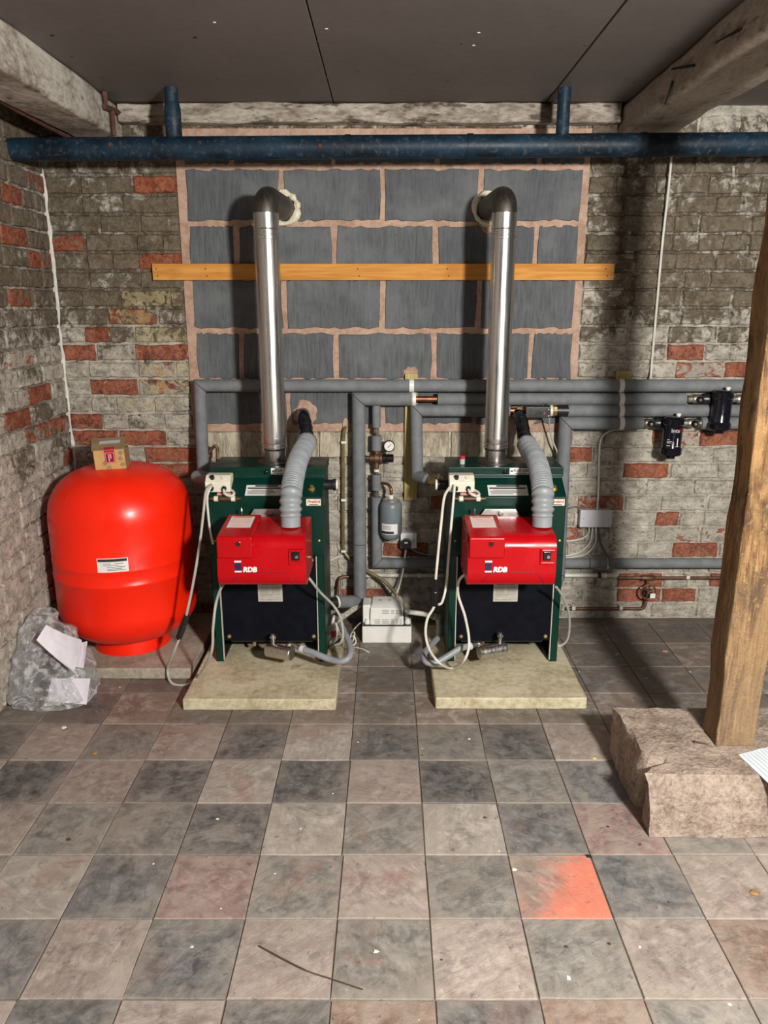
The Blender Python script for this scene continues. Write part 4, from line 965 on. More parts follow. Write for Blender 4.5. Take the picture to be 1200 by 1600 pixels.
    obj('stub_cable', MB().tube(spline([(kx+0.026,3.052,0.818), (kx+0.034,3.035,0.805), (kx+0.055,3.03,0.797), (kx+0.068,3.036,0.800), (kx+0.066,3.055,0.806), (kx+0.05,3.075,0.812)], 6), 0.0055, 8), M['cable_w'], ctl)
    # thermostat phial
    px = kx+0.03; ph = obj('sensor_phial', MB().cyl((px-0.05,3.042,0.782), (px+0.052,3.042,0.782), 0.0095, n=14).cyl((px+0.052,3.042,0.782),(px+0.066,3.042,0.782),0.006,n=10).cyl((px-0.066,3.042,0.782),(px-0.05,3.042,0.782),0.005,n=10), M['brown_copper'], t)
    for sx in (-0.034, 0.036): obj('phial_clip', MB().cyl((px+sx-0.008,3.042,0.782), (px+sx+0.008,3.042,0.782), 0.0115, n=14), M['cream'], ph)
    obj('warning_strip', MB().plate(so+X_*(px-cx), X_, sd, -0.035, 0.04, 0.006, 0.02), M['salmon'], t)
    # side ports
    sx = x1 if side > 0 else x0
    obj('side_port', MB().lathe((sx, 3.22, 0.80), [(0.022,0.0),(0.022,0.03*side),(0.026,0.031*side),(0.026,0.044*side),(0.02,0.046*side)], 'x', 20), M['rubber'], t)
    obj('port_ring', MB().cyl((sx+0.046*side,3.22,0.80), (sx+0.054*side,3.22,0.80), 0.0225), M['cream'], t)
    # ---- burner
    R = M['red']; b0, b1 = bx-0.166, bx+0.166; yF, yB = 2.728, 2.985; zB, zT = 0.515, 0.712
    xm = b0+0.41*(b1-b0)
    def rnd(pts_r):
        out = []
        for i, (y, z, r) in enumerate(pts_r):
            p = Vector((y, z)); a = Vector(pts_r[i-1][:2]); c = Vector(pts_r[(i+1) % len(pts_r)][:2])
            if r == 0: out.append((y, z)); continue
            d0, d1 = (a-p).normalized(), (c-p).normalized()
            s = p+d0*r; e = p+d1*r
            for k in range(7):
                f = k/6; out.append(tuple(s.lerp(p, f).lerp(p.lerp(e, f), f)))
        return out
    cov = obj('burner_cover', MB().prism(rnd([(yB,zB,0),(yF+0.012,zB,0.03),(yF,zB+0.05,0.02),(yF+0.006,0.650,0.02),(yF+0.008,zT,0.058),(yB,zT+0.010,0)]), b0, b1), R, t, bev=0.006, seg=3, ang=40)
    obj('burner_hood', MB().prism(rnd([(yB-0.03,zT-0.10,0),(yF-0.008,0.634,0.006),(yF-0.008,0.716,0.012),(yB-0.03,zT+0.028,0)]), b0+0.004, xm), R, t, bev=0.006, seg=3, ang=40)
    sg = obj('sight_hole', MB().lathe((bx-0.082, yF-0.009, 0.690), [(0.012,0.002),(0.012,-0.001),(0.010,-0.002),(0.0085,-0.0008)], 'y', 20), R, cov)
    obj('hole_dark', MB().lathe((bx-0.082, yF-0.0092, 0.690), [(0.0088,0.001),(0.0088,-0.001)], 'y', 20), M['dark'], cov)
    rc = Vector((b1-0.036, yF-0.0005, 0.640))
    obj('button_recess', MB().box(rc.x-0.014, rc.x+0.014, yF-0.004, yF+0.01, rc.z-0.017, rc.z+0.017), M['gloss_black'], cov, bev=0.002)
    obj('recess_frame', MB().box(rc.x-0.022, rc.x+0.030, yF-0.007, yF+0.01, rc.z+0.018, rc.z+0.026).box(rc.x-0.024, rc.x+0.030, yF-0.004, yF+0.01, rc.z-0.034, rc.z-0.024).box(rc.x-0.026, rc.x-0.020, yF-0.004, yF+0.01, rc.z-0.034, rc.z+0.026), R, cov, bev=0.003)
    obj('reset_button', MB().cyl((rc.x+0.004, yF-0.004, rc.z-0.002), (rc.x+0.004, yF-0.008, rc.z-0.002), 0.006, n=14), M['nickel'], cov)
    gl = MB(); yy = yF-0.0004
    L_ = [(bx-0.11, 0.535), (bx-0.085, 0.575), (bx+0.09, 0.575), (bx+0.125, 0.532)]
    for (xa_, za_), (xb2, zb2) in zip(L_[:-1], L_[1:]): gl.tube([(xa_, yy+0.0022+(0.575-za_)*0.07, za_), (xb2, yy+0.0022+(0.575-zb2)*0.07, zb2)], 0.0016, 5)
    obj('pressed_line', gl, M['maroon'], cov)
    lo_ = Vector((bx-0.088, yF+0.0005, 0.600))
    obj('emblem', MB().plate(lo_, X_, Z_, -0.013, 0.013, 0.015, 0.022, up=0.0).plate(lo_, X_, Z_, -0.013, 0.013, -0.024, -0.018), M['paper'], cov)
    obj('emblem_core', MB().plate(lo_, X_, Z_, -0.012, 0.012, -0.015, 0.012), M['navy'], cov)
    obj('lettering', text_mb('RDB', 0.027, lo_+Vector((0.018,-0.0004,-0.014)), X_, Z_, 0.15, 0.0016, align='LEFT'), M['paper'], cov)
    hd = Vector((0, yB-0.03-(yF-0.008), 0.028-0.004)).normalized()
    wl = obj('warning_label', MB().plate((b0+0.07, yF+0.085, 0.7258), X_, Vector((0,0.9948,0.1016)), -0.046, 0.046, 0, 0.115, up=0.0010), M['paper'], t)
    pm = MB(); q = Vector((b0+0.07, yF+0.085, 0.7258)); Hd = Vector((0,0.9948,0.1016))
    pm.plate(q, X_, Hd, -0.036, 0.036, 0.096, 0.108, up=0.0018)
    for i, w_ in enumerate((0.028, 0.038, 0.034, 0.04, 0.036)): pm.plate(q, X_, Hd, -w_, w_, 0.012+i*0.016, 0.016+i*0.016, up=0.0018)
    obj('print', pm, M['salmon'], wl)
    # flange, collar and blast tube behind the cover
    obj('blast_tube', MB().cyl((bx, yB-0.01, 0.62), (bx, Yf+0.01, 0.62), 0.075, n=28), M['dark'], t)
    fy = 3.018
    obj('burner_flange', MB().prism([(bx-0.10,0.70),(bx-0.07,0.745),(bx+0.055,0.745),(bx+0.085,0.70)], fy, fy+0.006, 'y'), M['zinc'], t, bev=0.001)
    obj('flange_nut', MB().cyl((bx-0.005, fy, 0.728), (bx-0.005, fy-0.014, 0.728), 0.010, n=6), M['nickel'], t)
    obj('ignition_stud', MB().cyl((bx-0.115, 2.99, 0.72), (bx-0.115, 2.99, 0.755), 0.0022, n=8).cyl((bx-0.115,2.99,0.745),(bx-0.115,2.99,0.757),0.005,0.001,8), M['nickel'], t)
    sx = b1+0.001
    obj('side_screw', MB().cyl((sx-0.002, 2.84, 0.60), (sx+0.008, 2.84, 0.60), 0.006, n=10), M['nickel'], cov)
    return t
CXL, CXR = -0.502, 0.498; BXL, BXR = -0.472, 0.468
boiler(CXL, BXL, 1, 'left green boiler with red burner, next to the big red tank')
boiler(CXR, BXR, -1, 'right green boiler with red burner, nearer the timber post')

# flues
def flue(x, ex, label, side):
    t = thing('flue_pipe', label, 'flue', (x, 3.27, 0.89)); R = 0.0495
    ztop = 1.895
    obj('flue_tube', MB().lathe((x, 3.27, 0), [(R*.9,0.91),(R,0.98),(R+.001,0.985),(R+.001,1.0)]+[(R,1.0+i*0.2) for i in range(5)]+[(R,ztop-0.06)], 'z', 40), M['steel'], t)
    obj('socket_collar', MB().lathe((x, 3.27, 0), [(R*.86,0.888),(R*.88,0.93),(R*.98,0.95),(R+.002,0.953),(R+.002,0.957),(R,0.959),(R,0.968),(R+.002,0.970),(R+.002,0.974),(R-.001,0.977)], 'z', 40), M['steel'], t)
    obj('flue_spigot', MB().lathe((x, 3.27, 0), [(0.078,0.8905),(0.078,0.893),(0.066,0.895),(0.05,0.899)], 'z', 32), M['steel_dark_reflect'], t)
    zc = ztop-0.075
    obj('joint_collar', MB().lathe((x, 3.27, 0), [(R-.001,zc-.02),(R+.0025,zc-.018),(R+.0025,zc-.008),(R-.0005,zc-.006),(R-.0005,zc),(R+.0025,zc+.002),(R+.0025,zc+.008),(R-.0005,zc+.010),(R-.0005,zc+.016),(R+.002,zc+.018),(R+.001,zc+.022)], 'z', 40), M['steel'], t)
    obj('elbow_sleeve', MB().lathe((x, 3.27, 0), [(R+.001,zc+0.02),(R+.001,ztop+0.005)], 'z', 40), M['steel'], t)
    pts = [Vector((x, 3.27, ztop))]; d = Vector((ex-x, YW+0.02-3.27, 0)).normalized(); r = 0.062
    for i in range(1, 7):
        a = math.pi/2*i/6; pts.append(Vector((x,3.27,ztop))+d*r*(1-math.cos(a))+Vector((0,0,r*math.sin(a))))
    pts.append(pts[-1]+d*0.34)
    obj('elbow', MB().tube(pts, R+0.001, 32), M['steel_dark_reflect'], t)  # same stainless as the tube, reflected dark ceiling painted into the colour
    e = pts[-2]+d*((YW-0.03-pts[-2].y)/d.y)
    ring = []; rads = []
    e2 = d.cross(Vector((0,0,1))).normalized()
    for i in range(24):
        a = 2*math.pi*i/23; w_ = R+0.014; ring.append(e+Vector((w_*math.cos(a), 0.0, w_*math.sin(a)))); rads.append(random.uniform(0.007, 0.019))
    obj('foam_collar', MB().tube(ring, rads, 8), M['foam_seal'], t)
    return t
flue(-0.484, -0.455, 'left stainless steel flue pipe rising from the boiler beside the tank', 1)
flue(0.468, 0.445, 'right stainless steel flue pipe, nearer the timber post', -1)

# air intake hoses
def duct(pts, rs, label, blk):
    t = thing('intake_hose', label, 'hose', pts[0])
    P = spline(pts, 26); L = [0]
    for a, b in zip(P[:-1], P[1:]): L.append(L[-1]+(b-a).length)
    # resample evenly
    n = 260; Q = []; j = 0; tot = L[-1]
    for i in range(n+1):
        s = tot*i/n
        while j < len(L)-2 and L[j+1] < s: j += 1
        f = (s-L[j])/max(L[j+1]-L[j], 1e-9); Q.append(P[j].lerp(P[j+1], f))
    rr = []
    for i in range(n+1):
        f = i/n; b = rs*(1.0+0.0*f)
        cor = 0.0023*math.sin(i*2*math.pi/5.2) if f > 0.24 else 0.0034*math.sin(i*2*math.pi/13.0)
        rr.append(b*(1.0 if f > 0.07 else 0.93)+(cor if f > 0.07 else 0))
    obj('ribbed_hose', MB().tube(Q, rr, 22), M['hose'], t, ang=60)
    B = spline(blk, 7); obj('black_bend', MB().tube(B, 0.031, 24), M['gloss_black'], t)
    for f in (0.16, 0.3, 0.44):
        i = max(1, int(f*len(B))); d = (B[i]-B[i-1]).normalized(); obj('pipe_band', MB().cyl(B[i]-d*0.0025, B[i]+d*0.0025, 0.0325, n=24), M['rubber'], t)
    d = (Q[-1]-Q[-8]).normalized(); obj('jubilee_clip', MB().cyl(Q[-1]-d*0.012, Q[-1]-d*0.002, rs+0.003, n=24).box(Q[-1].x-0.034, Q[-1].x-0.020, Q[-1].y-0.034, Q[-1].y-0.020, Q[-1].z-0.006, Q[-1].z+0.006), M['nickel'], t)
    return t
HR = 0.041
pA = [Vector((at(453,815,2.84).x,2.86,0.718)), Vector((at(454,790,2.87).x,2.87,0.80)), at(455,770,2.90), at(459,745,2.98), at(466,718,3.10), at(476,698,3.26), at(480,690,3.34)]
duct(pA, HR, 'grey ribbed intake hose from the left burner, bending right to the wall', [at(480,692,3.33), at(478,672,3.42), at(475,656,3.48), at(474,648,3.56), at(474,647,3.66)])
pB = [Vector((at(849,815,2.84).x,2.86,0.718)), Vector((at(848,790,2.87).x,2.87,0.80)), at(848,770,2.90), at(845,745,2.98), at(838,720,3.10), at(827,703,3.26), at(823,694,3.34)]
duct(pB, HR, 'grey ribbed intake hose from the right burner, bending left to the wall', [at(823,696,3.33), at(818,678,3.41), at(815,662,3.47), at(812,652,3.52), at(808,648,3.6), at(807,647,3.66)])

# red-capped vial on right boiler
v0 = Vector((at(722, 724, 3.22).x, 3.215, 0.8905))
t = thing('vial', 'small clear vial with a red cap standing on the right boiler lid', 'vial', v0)
obj('vial_body', MB().lathe(v0, [(0.010,0),(0.0115,0.001),(0.0115,0.022),(0.010,0.024)], 'z', 18), M['clear'], t); obj('vial_cap', MB().lathe(v0, [(0.0115,0.024),(0.012,0.025),(0.012,0.035),(0.010,0.037)], 'z', 18), M['red_plastic'], t)

# boiler cables
zf_ = 0.055
def pcable(name, label, pts, r=0.0055, mat='cable_w', conn=None):
    t = thing(name, label, 'cable', pts[-1]); obj('flex', MB().tube(spline(pts, 8), r, 9), M[mat], t)
    if conn:
        a, b = conn; d = (b-a); obj('inline_connector', MB().tube([a, a+d*0.46], [0.013, 0.015], 4), M['rubber'], t, bev=0.002); obj('inline_connector', MB().tube([a+d*0.5, b], [0.016, 0.013], 4), M['rubber'], t, bev=0.002)
    return t
pcable('burner_cable', 'cream cable with black connector looping onto the floor left of the left boiler',
  [at(331,757,3.045), at(322,768,3.01), at(318,800,2.97), at(312,850,2.94), at(302,910,2.92), at(291,962,2.92), at(283,990,2.93), at(272,1018,2.92), fl(262,1045,0.057), fl(268,1067,0.007), fl(290,1070,0.007), fl(310,1058,0.06), at(330,1020,2.80), at(333,980,2.80), at(337,945,2.82), at(344,922,2.88), at(350,912,2.92)],
  0.0055, 'cable_g', (at(292,961,2.92), at(279,998,2.93)))
pcable('control_cable', 'short white cable from the left control box down the boiler edge', [at(331,757,3.045), at(324,775,3.03), at(325,800,3.04), at(328,826,3.042), at(333,850,3.043)], 0.005)
pcable('burner_cable', 'white cable with black connector hanging down beside the right boiler and looping over its slab',
  [at(702,762,3.045), at(694,778,3.0), at(689,820,2.96), at(684,870,2.94), at(680.5,910,2.93), at(679,945,2.92), at(668,966,2.90), at(665,990,2.88), at(671,1015,2.85), at(687,1037,2.82)+Vector((0,0,.002)), fl(706,1044,0.058), at(725,1032,2.84), at(733,1005,2.86), at(727,965,2.88), at(716,930,2.88), at(717,908,2.86), at(728,897,2.84), at(738,899,2.82)],
  0.0055, 'cable_w', (at(681,905,2.93), at(679,947,2.92)))
pcable('control_cable', 'long white cable hanging from the right control box to the connector', [at(710.5,757,3.045), at(709,775,3.02), at(705,820,3.0), at(701,870,2.99), at(697,915,2.97), at(691,940,2.94), at(685,945,2.925)], 0.0055)
pcable('sensor_lead', 'grey lead from the left burner drooping across the boiler flank', [at(477,899,2.85), at(484,905,2.86), at(500,925,2.92), at(520,945,2.99), at(532,965,3.0), at(536,990,3.0), at(533,1003,3.0), at(524,1008,3.02)], 0.0055, 'cable_g')
pcable('sensor_lead', 'grey lead bowing out right of the right boiler', [at(869,917,2.87), at(878,930,2.92), at(887,950,2.97), at(890,975,3.02), at(887,998,3.05), at(878,1008,3.06), at(870,1009,3.06)], 0.005, 'cable_g')

# condensate traps and hoses
def trap(c0, c1, hose, neck, spout, label):
    t = thing('condensate_trap', label, 'trap', (c0+c1)/2); d = (c1-c0)
    obj('trap_body', MB().tube([c0, c0+d*.02, c1-d*.02, c1], [0.0265,0.029,0.029,0.0265], 26), M['steel'], t)
    obj('trap_neck', MB().tube([neck+Vector((0,0,-0.01)), neck+Vector((0,0,0.045))], 0.009, 12).tube([neck+Vector((0,0,0.028)), neck+Vector((0,0,0.036))], 0.014, 6), M['nickel'], t)
    obj('trap_spout', MB().tube(spline(spout, 6), 0.0105, 12), M['nickel'], t)
    obj('grey_hose', MB().tube(spline(hose, 8), 0.0135, 14), M['grey_pvc'], t)
    obj('hose_clip', MB().tube([hose[0], hose[0].lerp(hose[1], 0.25)], 0.016, 14), M['box_grey'], t)
a, b = fl(417, 1024, 0.082), fl(457, 1031, 0.080)
a = at(418, 1015, 2.99); b = at(456, 1022, 2.94)
trap(a, b, [at(470,1013,2.96), at(490,1020,2.93), at(515,1030,2.90), at(535,1033,2.88), at(547,1024,2.90), at(546,1005,2.97), at(538,988,3.04), at(532,975,3.10)], at(427,1006,3.0), [at(452,1020,2.955), at(449,1011,2.97), at(455,1007,2.98), at(468,1012,2.965), at(472,1014,2.957)], 'chrome condensate trap with looping grey hose on the left slab')
a = at(790, 1013, 2.99); b = at(748, 1020, 2.95)
trap(a, b, [at(736,1009,2.96), at(720,1013,2.94), at(700,1025,2.92), at(680,1036,2.90), at(666,1034,2.90), at(663,1022,2.94), at(672,1010,3.02), at(683,998,3.10)], at(781,1004,3.0), [at(752,1017,2.96), at(755,1010,2.97), at(748,1006,2.98), at(740,1008,2.97), at(735,1009,2.96)], 'chrome condensate trap with grey hose on the right slab')

# oil/gas cocks beside left boiler
t = thing('drain_valve', 'paint-spattered pipework and valve with a red lever between left boiler and white pump', 'valve', at(525, 1010, 3.2))
obj('old_pipe', MB().tube([at(562,945,3.50), at(545,957,3.42), at(533,965,3.32)], 0.014, 12), M['dirty_white'], t)
obj('old_pipe', MB().tube(spline([at(533,962,3.30), at(530,975,3.24), at(524,990,3.20), at(517,1004,3.18)], 6), 0.013, 12), M['dirty_white'], t)
obj('old_pipe', MB().tube([at(522,962,3.25), at(516,992,3.2)], 0.007, 10), M['dirty_white'], t)
obj('valve_body', MB().cyl(at(528,976,3.23), at(519,992,3.19), 0.021, n=10), M['dirty_white'], t, bev=0.003)
p = at(522, 990, 3.165); obj('red_lever', MB().cyl(p+Vector((0,0,-0.014)), p+Vector((0,0,0.014)), 0.011, n=8), M['red_plastic'], t, bev=0.002)
obj('hose_tail', MB().tube(spline([at(532,1000,3.1), at(526,1006,3.12), at(518,1010,3.13), at(516,1004,3.14)], 6), 0.009, 10), M['nickel'], t)

# condensate pump
YP0 = fl(600, 1005).y
px0, px1 = at(566, 990, YP0).x, at(643, 990, YP0).x; pzt = at(600, 979, YP0).z
t = thing('condensate_pump', 'white condensate pump box with slotted cover on the floor between the boilers', 'pump', ((px0+px1)/2, YP0+0.06, 0))
obj('pump_tank', MB().box(px0, px1, YP0, YP0+0.15, 0.001, pzt), M['white'], t, bev=0.004, seg=2)
obj('black_gasket', MB().box(px0+0.004, px1-0.004, YP0+0.004, YP0+0.146, pzt, pzt+0.004), M['rubber'], t)
cx0, cx1 = at(578, 970, YP0+.01).x, at(631, 970, YP0+.01).x; zc0 = pzt+0.004; zc1 = zc0+0.082
cov = obj('pump_cover', MB().rings([[(cx0,YP0+.008,zc0),(cx1,YP0+.008,zc0),(cx1,YP0+.13,zc0),(cx0,YP0+.13,zc0)], [(cx0+.003,YP0+.012,zc1),(cx1-.003,YP0+.012,zc1),(cx1-.003,YP0+.128,zc1),(cx0+.003,YP0+.128,zc1)], [(cx0+.012,YP0+.05,zc1+.018),(cx1-.012,YP0+.05,zc1+.018),(cx1-.012,YP0+.125,zc1+.018),(cx0+.012,YP0+.125,zc1+.018)]]), M['white'], t, bev=0.004, seg=2)
obj('cover_wing', MB().box(px0+0.002, cx0+0.004, YP0+0.03, YP0+.128, zc0, zc1+.01), M['white'], t, bev=0.006, seg=3)
sl_ = MB()
for zz in (0.010, 0.018, 0.026, 0.058, 0.066, 0.074):
    for f0, f1 in ((.14,.30),(.36,.56),(.62,.72),(.76,.84),(.87,.94)):
        if zz > 0.05 and f0 < 0.3: continue
        sl_.box(cx0+(cx1-cx0)*f0, cx0+(cx1-cx0)*f1, YP0+.0075+.004*zz/.082, YP0+.012, zc0+zz-.0014, zc0+zz+.0014)
obj('vent_slots', sl_, M['grey_ink'], cov)
obj('top_slot', MB().box(cx0+.04, cx0+.056, YP0+.07, YP0+.076, zc1+.017, zc1+.0188).box(cx0+.085, cx0+.1, YP0+.07, YP0+.076, zc1+.017, zc1+.0188), M['dark'], cov)
for xx, rr_ in ((px0+0.024, 0.015), (px1-0.018, 0.014)):
    obj('inlet_cap', MB().lathe((xx, YP0+0.03, zc0), [(rr_,0),(rr_,0.012),(rr_*.75,0.018),(rr_*.75,0.024),(rr_*.4,0.026)], 'z', 18), M['white'], t)
obj('outlet_spout', MB().cyl((px1-0.022, YP0+0.07, zc0), (px1-0.022, YP0+0.075, zc0+0.05), 0.011), M['clear'], t)
pcable('pump_lead', 'coil of thin white wire on the floor beside the white pump', [at(563,973,YP0+.03), at(556,980,3.1), at(549,990,3.12), at(547,1004,3.13), at(552,1000,3.1), at(554,988,3.12), at(549,990,3.13), at(545,1002,3.12), at(548,1010,3.1), at(556,1004,3.12), at(553,994,3.14), at(546,998,3.13), at(550,1010,3.1), fl(560,1013,.006), fl(573,1018,.006), fl(577,1019,.006), fl(566,1014,.01), fl(556,1012,.006), fl(552,1017,.006), fl(553,1020,.006)], 0.0026, 'cable_w')
t = thing('waste_pipe', 'white waste pipe from the pump elbowing down beside the right boiler', 'pipe', at(685, 1000, 3.3))
wp_ = [at(638,956,3.25), at(660,959,3.30), at(685,965,3.34), at(686,985,3.33), at(684,1002,3.31)]
obj('pipe_length', MB().tube(wp_[:3], 0.0115, 14), M['pvc_white'], t); obj('pipe_length', MB().tube(wp_[2:], 0.0115, 14), M['pvc_white'], t)
for p, q in ((wp_[2], wp_[3]), (wp_[3], wp_[4])): obj('pipe_coupler', MB().cyl(p.lerp(q, 0.0), p.lerp(q, 0.25), 0.015), M['pvc_white'], t)
obj('pipe_elbow', MB().cyl(wp_[2]-(wp_[2]-wp_[1])*0.3, wp_[2], 0.015), M['pvc_white'], t)

# ================================================================== PLASTIC BAG AND PAPERS
import mathutils.noise as mn
bagc = fl(72, 1085)
def bag():
    mb = MB(); nu, nv = 110, 60; rings = []
    top = at(66, 960, 2.97); top.x = max(top.x, XL+0.05)
    for j in range(nv+1):
        f = j/nv
        c = Vector((-1.365, 2.835, 0.0)).lerp(top, f**1.15)
        w = math.cos(f*math.pi/2)
        rx = 0.030+0.128*w**0.75; ry = 0.022+0.085*w**0.9
        z = 0.005+f*(top.z-0.005); ring = []
        for i in range(nu):
            a = 2*math.pi*i/nu; e = 0.8
            ca, sa = math.cos(a), math.sin(a)
            p = Vector((c.x+rx*math.copysign(abs(ca)**e, ca), c.y+ry*math.copysign(abs(sa)**e, sa), z))
            fold = (0.5-abs(mn.noise(p*7+Vector((3,1,0)))))*0.055+(0.4-abs(mn.noise(p*15)))*0.026+mn.noise(p*34)*0.006
            d = Vector((ca, sa, 0.25)); q = p+d*fold*(0.5 if f < 0.05 else 1)
            if j == 0: q.z = 0.003
            q.z = max(q.z, 0.003); q.x = max(q.x, XL+0.016); ring.append(q)
        rings.append(ring)
    mb.rings(rings, True, False); return mb
bg_ = tag(obj('plastic_bag', bag(), M['bag'], ang=70), 'crumpled clear plastic bag slumped on the floor beside the red tank', 'bag')
def sheet(name, quad, label, m, bend=0.0, nx=16, ny=12, th=0.003, cat='paper'):
    a, b, c, d = [Vector(p) for p in quad]; n = (b-a).cross(d-a).normalized(); rings = []; mb = MB(); top = []; bot = []
    for j in range(ny+1):
        for i in range(nx+1):
            f, g = i/nx, j/ny; p = a.lerp(b, f).lerp(d.lerp(c, f), g)+n*(bend*(4*(f-.5)**2-1)+0.003*mn.noise(Vector((f*5, g*5, 1))))
            top.append(p); bot.append(p-n*th)
    N_ = len(top); fs = []
    for j in range(ny):
        for i in range(nx):
            q = j*(nx+1)+i; fs += [(q, q+1, q+nx+2, q+nx+1), (N_+q, N_+q+nx+1, N_+q+nx+2, N_+q+1)]
    per = [i for i in range(nx+1)]+[j*(nx+1)+nx for j in range(1, ny+1)]+[ny*(nx+1)+i for i in range(nx-1, -1, -1)]+[j*(nx+1) for j in range(ny-1, 0, -1)]
    for k in range(len(per)): p, q = per[k], per[(k+1) % len(per)]; fs.append((p, N_+p, N_+q, q))
    mb.add(top+bot, fs)
    return tag(obj(name, mb, M[m], ang=60), label, cat)
s1 = sheet('folded_papers', [at(57,1000,2.79), at(116,1050,2.745), at(128,1000,2.80), at(72,976,2.85)], 'curled pale mauve paper at the top of the plastic bag', 'mauve_paper', 0.012)
s1b = sheet('folded_papers', [at(100,1040,2.80), at(130,1044,2.785), at(136,1002,2.83), at(112,1006,2.84)], 'stack of pale pages tucked behind the curled mauve paper in the bag', 'mauve_paper', 0.004)
s2 = sheet('folded_papers', [at(74,1096,2.752), at(135,1101,2.752), at(141,1060,2.79), at(80,1060,2.79)], 'flat pale paper low in the plastic bag, resting near the floor', 'mauve_paper', 0.006)

# ================================================================== STONE, POST, PAPER
def stone():
    top = [(0.787,2.410),(0.800,2.36),(0.797,2.31),(0.808,2.26),(0.803,2.20),(0.800,2.145),(0.822,2.115),(0.865,2.105),(0.872,2.085),(0.838,2.062),(0.800,2.055),(0.790,2.03),(0.776,1.992),(0.95,1.985),(1.2,1.983),(1.45,1.985),(1.7,1.985),(1.7,2.20),(1.7,2.405),(1.35,2.412),(1.1,2.408)]
    bot = [(0.792,2.424),(0.790,2.36),(0.786,2.31),(0.786,2.26),(0.786,2.20),(0.786,2.145),(0.79,2.115),(0.812,2.105),(0.815,2.085),(0.80,2.062),(0.79,2.055),(0.79,2.03),(0.788,1.976),(0.95,1.972),(1.2,1.970),(1.45,1.972),(1.7,1.972),(1.7,2.20),(1.7,2.418),(1.35,2.425),(1.1,2.424)]
    rr = random.Random(3); rings = []
    for j in range(9):
        f = j/8; ring = []
        for (bx_, by_), (tx, ty) in zip(bot, top):
            k = f if f < 0.9 else 1; x, y = bx_+(tx-bx_)*f**1.3, by_+(ty-by_)*f
            if by_ < 2.0 and f > 0.7: y += 0.030*((f-0.7)/0.3)**1.6
            p = Vector((x+rr.uniform(-.004,.004)*(0.3 < f), y+rr.uniform(-.002,.002), 0.190*f)); ring.append(p)
        rings.append(ring)
    return MB().rings(rings)
def roughen(o, longest, amp, f1, seed=0.0):
    bm = bmesh.new(); bm.from_mesh(o.data); bmesh.ops.triangulate(bm, faces=bm.faces)
    for _ in range(7):
        es = [e for e in bm.edges if e.calc_length() > longest]
        if not es: break
        bmesh.ops.subdivide_edges(bm, edges=es, cuts=1); bmesh.ops.triangulate(bm, faces=[f for f in bm.faces if len(f.verts) > 3])
    bm.normal_update()
    for v in bm.verts:
        p = v.co*f1+Vector((seed, 0, 0)); k = mn.fractal(p, 0.9, 2.1, 5)*amp+abs(mn.noise(p*0.6))*amp*0.8
        v.co += v.normal*(k-amp*0.4)
    for f in bm.faces: f.smooth = True
    bm.to_mesh(o.data); bm.free(); o.data.set_sharp_from_angle(angle=math.radians(42))
    return o
st_ = obj('stone_block', stone(), M['stone'])
roughen(st_, 0.020, 0.0042, 15)
tag(st_, 'large broken sandstone block under the timber post', 'stone')
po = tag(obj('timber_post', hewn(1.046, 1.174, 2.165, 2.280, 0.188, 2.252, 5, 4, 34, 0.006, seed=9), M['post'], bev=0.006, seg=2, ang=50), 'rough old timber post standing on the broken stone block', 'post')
ps = [fl(1154,1179,0.1935), fl(1240,1260,0.1935), fl(1290,1210,0.1935), fl(1215,1163,0.1935)]
sp2 = sheet('lined_paper', ps, 'pale blue lined paper lying on the stone block by the post', 'blue_paper', 0.0, th=0.0025)
ln = MB()
for i in range(1, 12):
    f = i/12; a = ps[0].lerp(ps[3], f); b = ps[1].lerp(ps[2], f); ln.tube([a.lerp(b,0.04)+Vector((0,0,0.0035)), a.lerp(b,0.96)+Vector((0,0,0.0035))], 0.0007, 4)
obj('ruled_line', ln, M['box_grey'], sp2)
p, q = fl(1086, 1159, 0.194), fl(1106, 1163, 0.194)
tag(obj('rusty_nail', MB().tube([p, q], [0.0035, 0.0022], 8).tube([p, p+(p-q).normalized()*0.003], 0.006, 10), M['rust']), 'rusty nail lying on the stone block beside the post', 'nail')

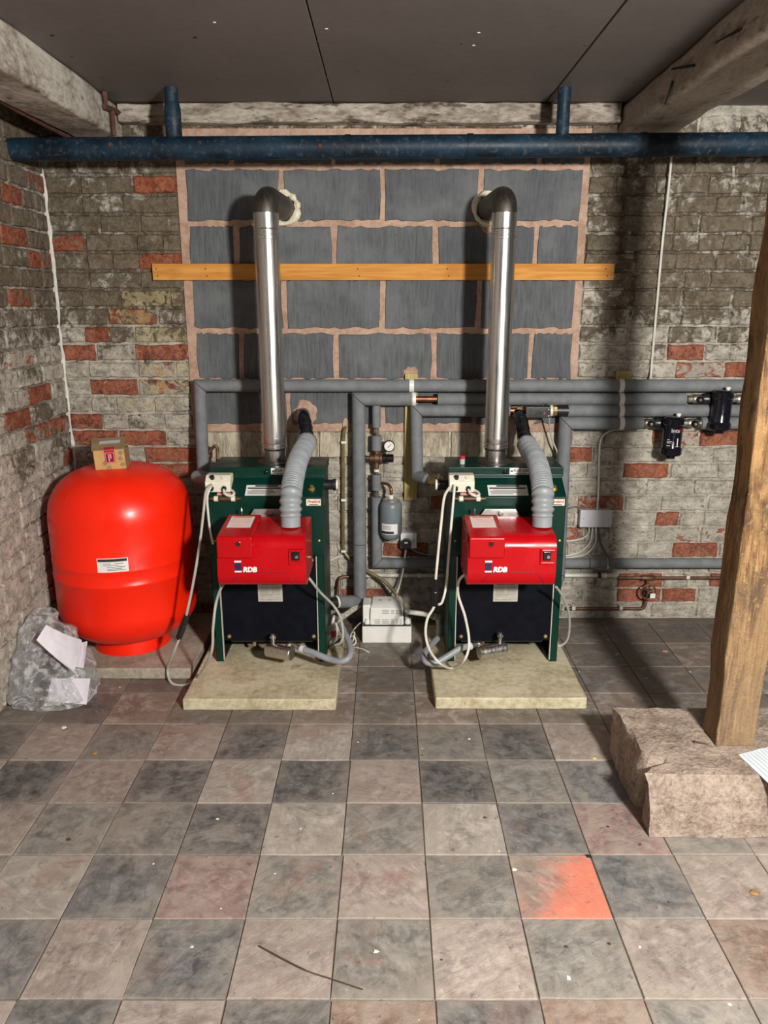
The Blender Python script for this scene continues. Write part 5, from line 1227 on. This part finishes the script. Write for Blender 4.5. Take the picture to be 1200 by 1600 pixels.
# ================================================================== FLOOR LITTER
tw = [fl(405,1478,.004), fl(440,1497,.005), fl(480,1517,.004), fl(520,1530,.006), fl(567,1546,.004)]
tag(obj('thin_twig', MB().tube(spline(tw, 6), [0.0022]*12+[0.0016]*13, 6), M['twig']), 'thin dark twig lying on the foreground tiles', 'twig')
def scrap(name, u, v, s, m, label, cat, z=0.0, group=None, seed=0):
    rr = random.Random(seed+int(u*7+v)); c = fl(u, v, z); n = rr.randrange(5, 8); lo_, hi_ = [], []
    for i in range(n):
        a = 2*math.pi*i/n; r = s*rr.uniform(0.6, 1.15); lo_.append(c+Vector((r*math.cos(a), r*0.8*math.sin(a), 0.0006))); hi_.append(c+Vector((r*.7*math.cos(a), r*.56*math.sin(a), s*rr.uniform(0.25, 0.5))))
    return tag(obj(name, MB().rings([lo_, hi_]), M[m]), label, cat, group)
scrap('yellow_scrap', 928, 1185, 0.010, 'yellow', 'yellow scrap on the tiles left of the stone block', 'scrap')
scrap('dry_leaf', 147, 1177, 0.012, 'leaf', 'brown dry leaf on the tiles in front of the plastic bag', 'leaf')
scrap('dry_leaf', 1178, 1395, 0.014, 'leaf', 'dry brown leaf on the tiles below the stone block', 'leaf')
scrap('brick_chip', 1039, 1018, 0.016, 'brickchip', 'small pink brick chip on the floor beside the post shadow', 'chip')
scrap('coal_lump', 920, 1338, 0.010, 'dark', 'small black lump on the tiles beside the orange stained tile', 'lump')
scrap('plaster_lump', 100, 1137, 0.011, 'chip', 'white plaster lump on the tiles in front of the bag', 'lump')
for i, (u, v, s) in enumerate(((803,1359,.008),(888,1528,.009),(588,1487,.008),(733,1155,.007),(640,1040,.005),(340,1280,.006),(300,1480,.005),(965,1022,.007),(1078,1050,.006),(560,1160,.005),(470,1295,.005),(345,1420,.004),(240,1350,.004),(660,1170,.004),(700,1060,.005),(1010,1060,.005),(950,1000,.005),(905,1050,.005),(780,1330,.004),(1000,1480,.005),(187,1074,.006),(430,1365,.004),(520,1240,.004),(1140,1570,.006))):
    scrap('plaster_chip', u, v, s, 'chip', 'tiny pale plaster chip scattered on the tiled floor', 'chip', group='pale chips scattered on the floor', seed=i)
for i, (u, v, s) in enumerate(((108,1312,.009),(758,1278,.007),(950,1292,.006),(1000,1320,.007),(952,1475,.007),(660,1180,.005),(690,1500,.004),(885,1480,.006),(1045,1410,.005),(842,1100,.005),(945,1215,.006))):
    scrap('dark_crumb', u, v, s, 'twig', 'small dark crumb of dirt on the tiled floor', 'crumb', group='dark crumbs scattered on the floor', seed=i+50)
